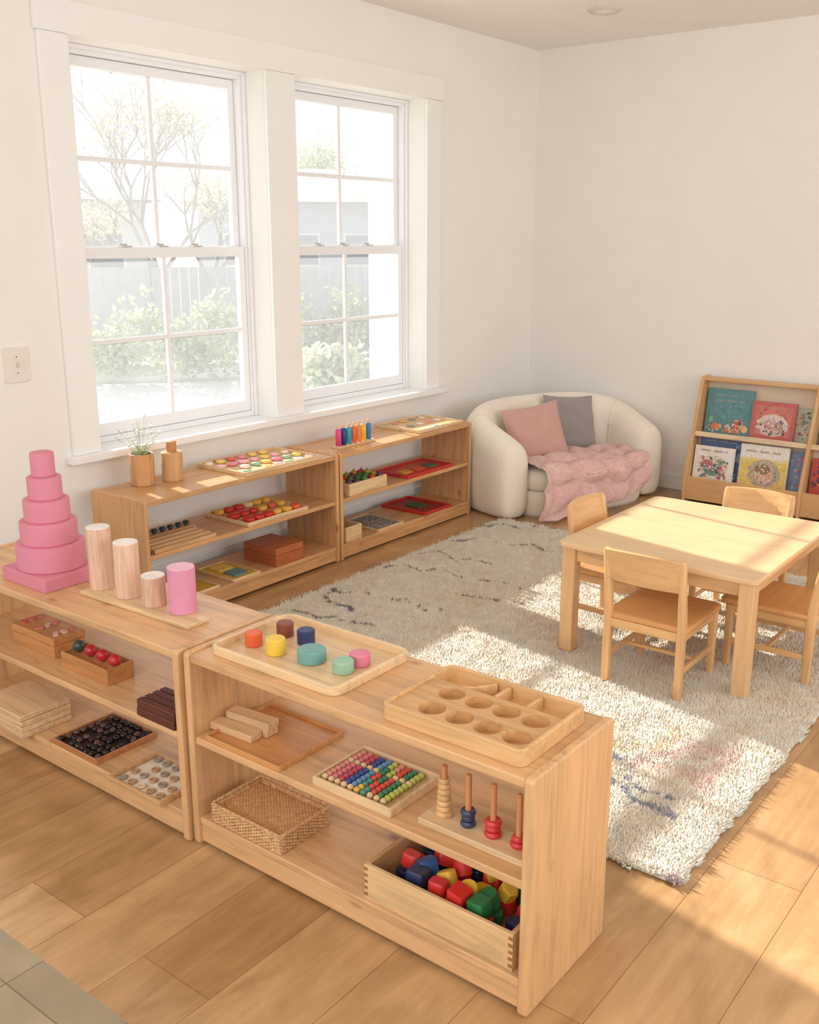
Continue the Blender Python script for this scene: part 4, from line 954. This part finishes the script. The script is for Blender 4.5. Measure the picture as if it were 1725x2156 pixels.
# ------------------------------------------------------------------ outside
GZ = -.4
def extmat(c, var=.1, sc=2): return paint(c, .9, var, sc)  # outdoor colours paled to stand in for overexposed haze
struct(MB().box(-90, -.25, -30, 90, GZ-.2, GZ).build('ground', extmat((190, 187, 170), .06, .3), smooth=0))
struct(MB().box(-9, -1.5, 2, 16, GZ, GZ+.02).build('patio', extmat((212, 211, 208), .03, 1)))
def leaves(m, c, rad, n, size):
    for k in range(n):
        v = Vector((random.gauss(0, 1), random.gauss(0, 1), random.gauss(0, 1))).normalized()*(random.random()**.4)
        p = Vector(c)+Vector((v.x*rad[0], v.y*rad[1], v.z*rad[2])); a = Vector((random.uniform(-1, 1), random.uniform(-1, 1), random.uniform(-1, 1))).normalized()*size; b = a.cross(Vector((random.uniform(-1, 1), random.uniform(-1, 1), random.uniform(-1, 1)))).normalized()*size*.6
        m.add([p-a, p+b, p+a, p-b], [(0, 1, 2, 3)])
leafm = paint((190, 199, 168), .9, .10, 3, name='pale_leaves'); translucent(leafm, .25)  # both leaf colours washed out to imitate the same haze
leafy = paint((206, 202, 172), .9, .08, 3, name='spring_leaves'); translucent(leafy, .25)
barkm = extmat((166, 160, 156), .06, 4)
def tree(label, base, H, lev, ln, leafn, lm, seed, r0=.08, group='trees outside the windows', ls=.04):
    random.seed(seed); t = thing('garden_tree', label, 'tree', base, 0, group); st = MB(); lf = MB()
    def br(p, d, L, r, k):
        q = p+d*L; mid = p+d*L*.5+Vector((random.uniform(-1, 1), random.uniform(-1, 1), 0))*L*.06
        st.tube([p, mid, q], [r, r*.85, r*.68], 5 if k > 1 else 4)
        if k <= 1 and leafn: leaves(lf, q, (ln, ln, ln*.8), leafn, ls)
        if k == 0: return
        for s_ in range(3 if k > 1 else 2):
            nd = (d+Vector((random.uniform(-.75, .75), random.uniform(-.75, .75), random.uniform(-.1, .45)))).normalized(); br(q, nd, L*random.uniform(.6, .8), r*.62, k-1)
    br(Vector((0, 0, 0)), Vector((random.uniform(-.1, .1), random.uniform(-.1, .1), 1)).normalized(), H*.25, r0, lev)
    st.build('trunk', barkm, t)
    if lf.v: lf.build('foliage', lm, t, smooth=0)
    return t
def gpos(u, dist): p = E(u, 700, dist); return (p.x, p.y, GZ)
tree('bare branched tree beyond the larger window', gpos(350, 19), 5.8, 6, .25, 2, leafy, 3, .07)
tree('leafy pale tree behind the fence, right of the bare tree', gpos(440, 22), 5.0, 4, .5, 20, leafy, 5)
tree('small pale leafy tree seen left in the larger window', gpos(230, 21.5), 4.2, 4, .45, 18, leafy, 8)
tree('leafy tree seen above the neighbouring roof in the smaller window', gpos(665, 42), 8.0, 4, .9, 30, leafm, 11, .12, ls=.08)
random.seed(21)
def hedge(label, u0, u1, dist, h, lm, n):
    a = Vector(gpos(u0, dist)); b = Vector(gpos(u1, dist)); m = MB()
    for k in range(n):
        f = random.random(); c = a.lerp(b, f); leaves(m, (c.x, c.y, GZ+.2+random.random()*(h-.3)*(.8+.25*math.sin(f*17))), (.3, .3, .2), 12, .06)
    o = m.build('hedge', lm, smooth=0); tag(o, label, 'hedge'); return o
hedge('long pale green hedge in front of the fence, larger window', 100, 540, 15.8, 1.35, leafm, 230)
hedge('green bush low in the smaller window', 640, 760, 12, .9, leafm, 150)
hedge('hedge along the fence in the smaller window', 600, 880, 17.2, 1.35, leafm, 150)
a = Vector(gpos(20, 18.5)); b = Vector(gpos(1000, 18.5)); t = thing('garden_fence', 'long pale board fence across the garden', 'fence', tuple(a)); dv = b-a; L = dv.length; t.rotation_euler.z = math.atan2(dv.y, dv.x)
m = MB()
for k in range(int(L/.16)): m.box(k*.16, k*.16+.15, -.015, .015, .05, 1.65)
m.build('board_panel', extmat((193, 197, 203), .04, 2), t)
for k in range(int(L/2.4)+1): MB().box(k*2.4-.05, k*2.4+.05, .02, .12, 0, 1.75).build('post', extmat((180, 185, 192), .05, 2), t)
def house(label, u, dist, w, dep, he, hr, rz, wc, rc):
    p = gpos(u, dist); t = thing('neighbour_house', label, 'house', p, rz, 'houses beyond the fence')
    MB().box(-w/2, w/2, -dep/2, dep/2, 0, he).build('wall', extmat(wc, .03, 1), t)
    m = MB(); o = .4; m.add([(-w/2-o, -dep/2-o, he), (w/2+o, -dep/2-o, he), (w/2+o, dep/2+o, he), (-w/2-o, dep/2+o, he), (-w/2+dep*.35, 0, hr), (w/2-dep*.35, 0, hr)], [(0, 1, 5, 4), (1, 2, 5), (2, 3, 4, 5), (3, 0, 4), (3, 2, 1, 0)]); m.build('roof', extmat(rc, .04, 2), t)
    for s in (-.3, .05, .33):
        f = MB().box(w*s-.45, w*s+.45, -dep/2-.04, -dep/2+.02, 1.3, 2.3).build('window', extmat((232, 234, 236), .01), t); MB().box(w*s-.38, w*s+.38, -dep/2-.05, -dep/2-.03, 1.37, 2.23).build('pane', extmat((166, 175, 187), .03), f)
house('grey roofed white house beyond the fence, left in the larger window', 55, 27.5, 5.6, 4, 3.0, 4.1, math.radians(62), (220, 223, 228), (152, 158, 172))
house('tan roofed pale house beyond the fence in the smaller window', 615, 34, 5.8, 4.2, 3.2, 4.3, math.radians(50), (206, 212, 222), (176, 170, 164))
d = ray(812, 500); t_p = (-.9-CAM.x)/d.x; q = CAM+d*t_p
o = MB().box(-1.05, -.8, q.y-.02, q.y+.32, GZ, 3.3).build('porch_post', extmat((218, 220, 225), .01)); tag(o, 'white square porch post just outside the smaller window', 'post')
# ------------------------------------------------------------------ light
sd = bpy.data.lights.new('sun', 'SUN'); sd.energy = 10.0; sd.angle = math.radians(.7); sd.color = (1, .94, .85)
so2 = bpy.data.objects.new('sun', sd); COL.objects.link(so2); so2.rotation_euler = Vector((1, -.18, -.53)).to_track_quat('-Z', 'Y').to_euler(); so2.location = (-10, 5, 8)
def area(name, loc, direction, sx, sy, power, col):
    l = bpy.data.lights.new(name, 'AREA'); l.shape = 'RECTANGLE'; l.size = sx; l.size_y = sy; l.energy = power; l.color = col
    o = bpy.data.objects.new(name, l); COL.objects.link(o); o.location = loc; o.rotation_euler = Vector(direction).to_track_quat('-Z', 'Y').to_euler(); return o
area('fill_light', (7.3, 3.6, 2.0), (-1, 0, .04), 5.6, 1.8, 98, (1, .985, .965))  # added fill lamp at the open right side, brightens the interior
area('fill_light', (3.9, -1.4, 2.1), (0, 1, .08), 6.0, 1.6, 82, (1, .985, .965))  # second added fill, unseen behind the camera
wd = bpy.data.worlds.new('sky'); S.world = wd; wd.use_nodes = True; nt = wd.node_tree; bg = nt.nodes['Background']
tc = nt.nodes.new('ShaderNodeTexCoord'); sx_ = nt.nodes.new('ShaderNodeSeparateXYZ'); nt.links.new(tc.outputs['Generated'], sx_.inputs[0])
mr = nt.nodes.new('ShaderNodeMapRange'); mr.inputs['From Min'].default_value = -.4; mr.inputs['From Max'].default_value = .4; nt.links.new(sx_.outputs['X'], mr.inputs['Value'])
r = ramp(nt, [(0, (1.12, 1.15, 1.20, 1)), (1, (.58, .58, .59, 1))]); nt.links.new(mr.outputs[0], r.inputs[0]); nt.links.new(r.outputs[0], bg.inputs['Color']); bg.inputs['Strength'].default_value = 1.0
S.view_settings.view_transform = 'Standard'
# ------------------------------------------------------------------ camera
cd = bpy.data.cameras.new('camera'); cam = bpy.data.objects.new('camera', cd); COL.objects.link(cam)
cd.sensor_fit = 'HORIZONTAL'; cd.sensor_width = 36; cd.lens = 36*F/1725; cd.clip_end = 300; cd.clip_start = .05
fwd = FW*CT+Vector((0, 0, -ST)); up = FW*ST+Vector((0, 0, CT))
cam.matrix_world = Matrix.Translation(CAM) @ Matrix((RT, up, -fwd)).transposed().to_4x4()
S.camera = cam
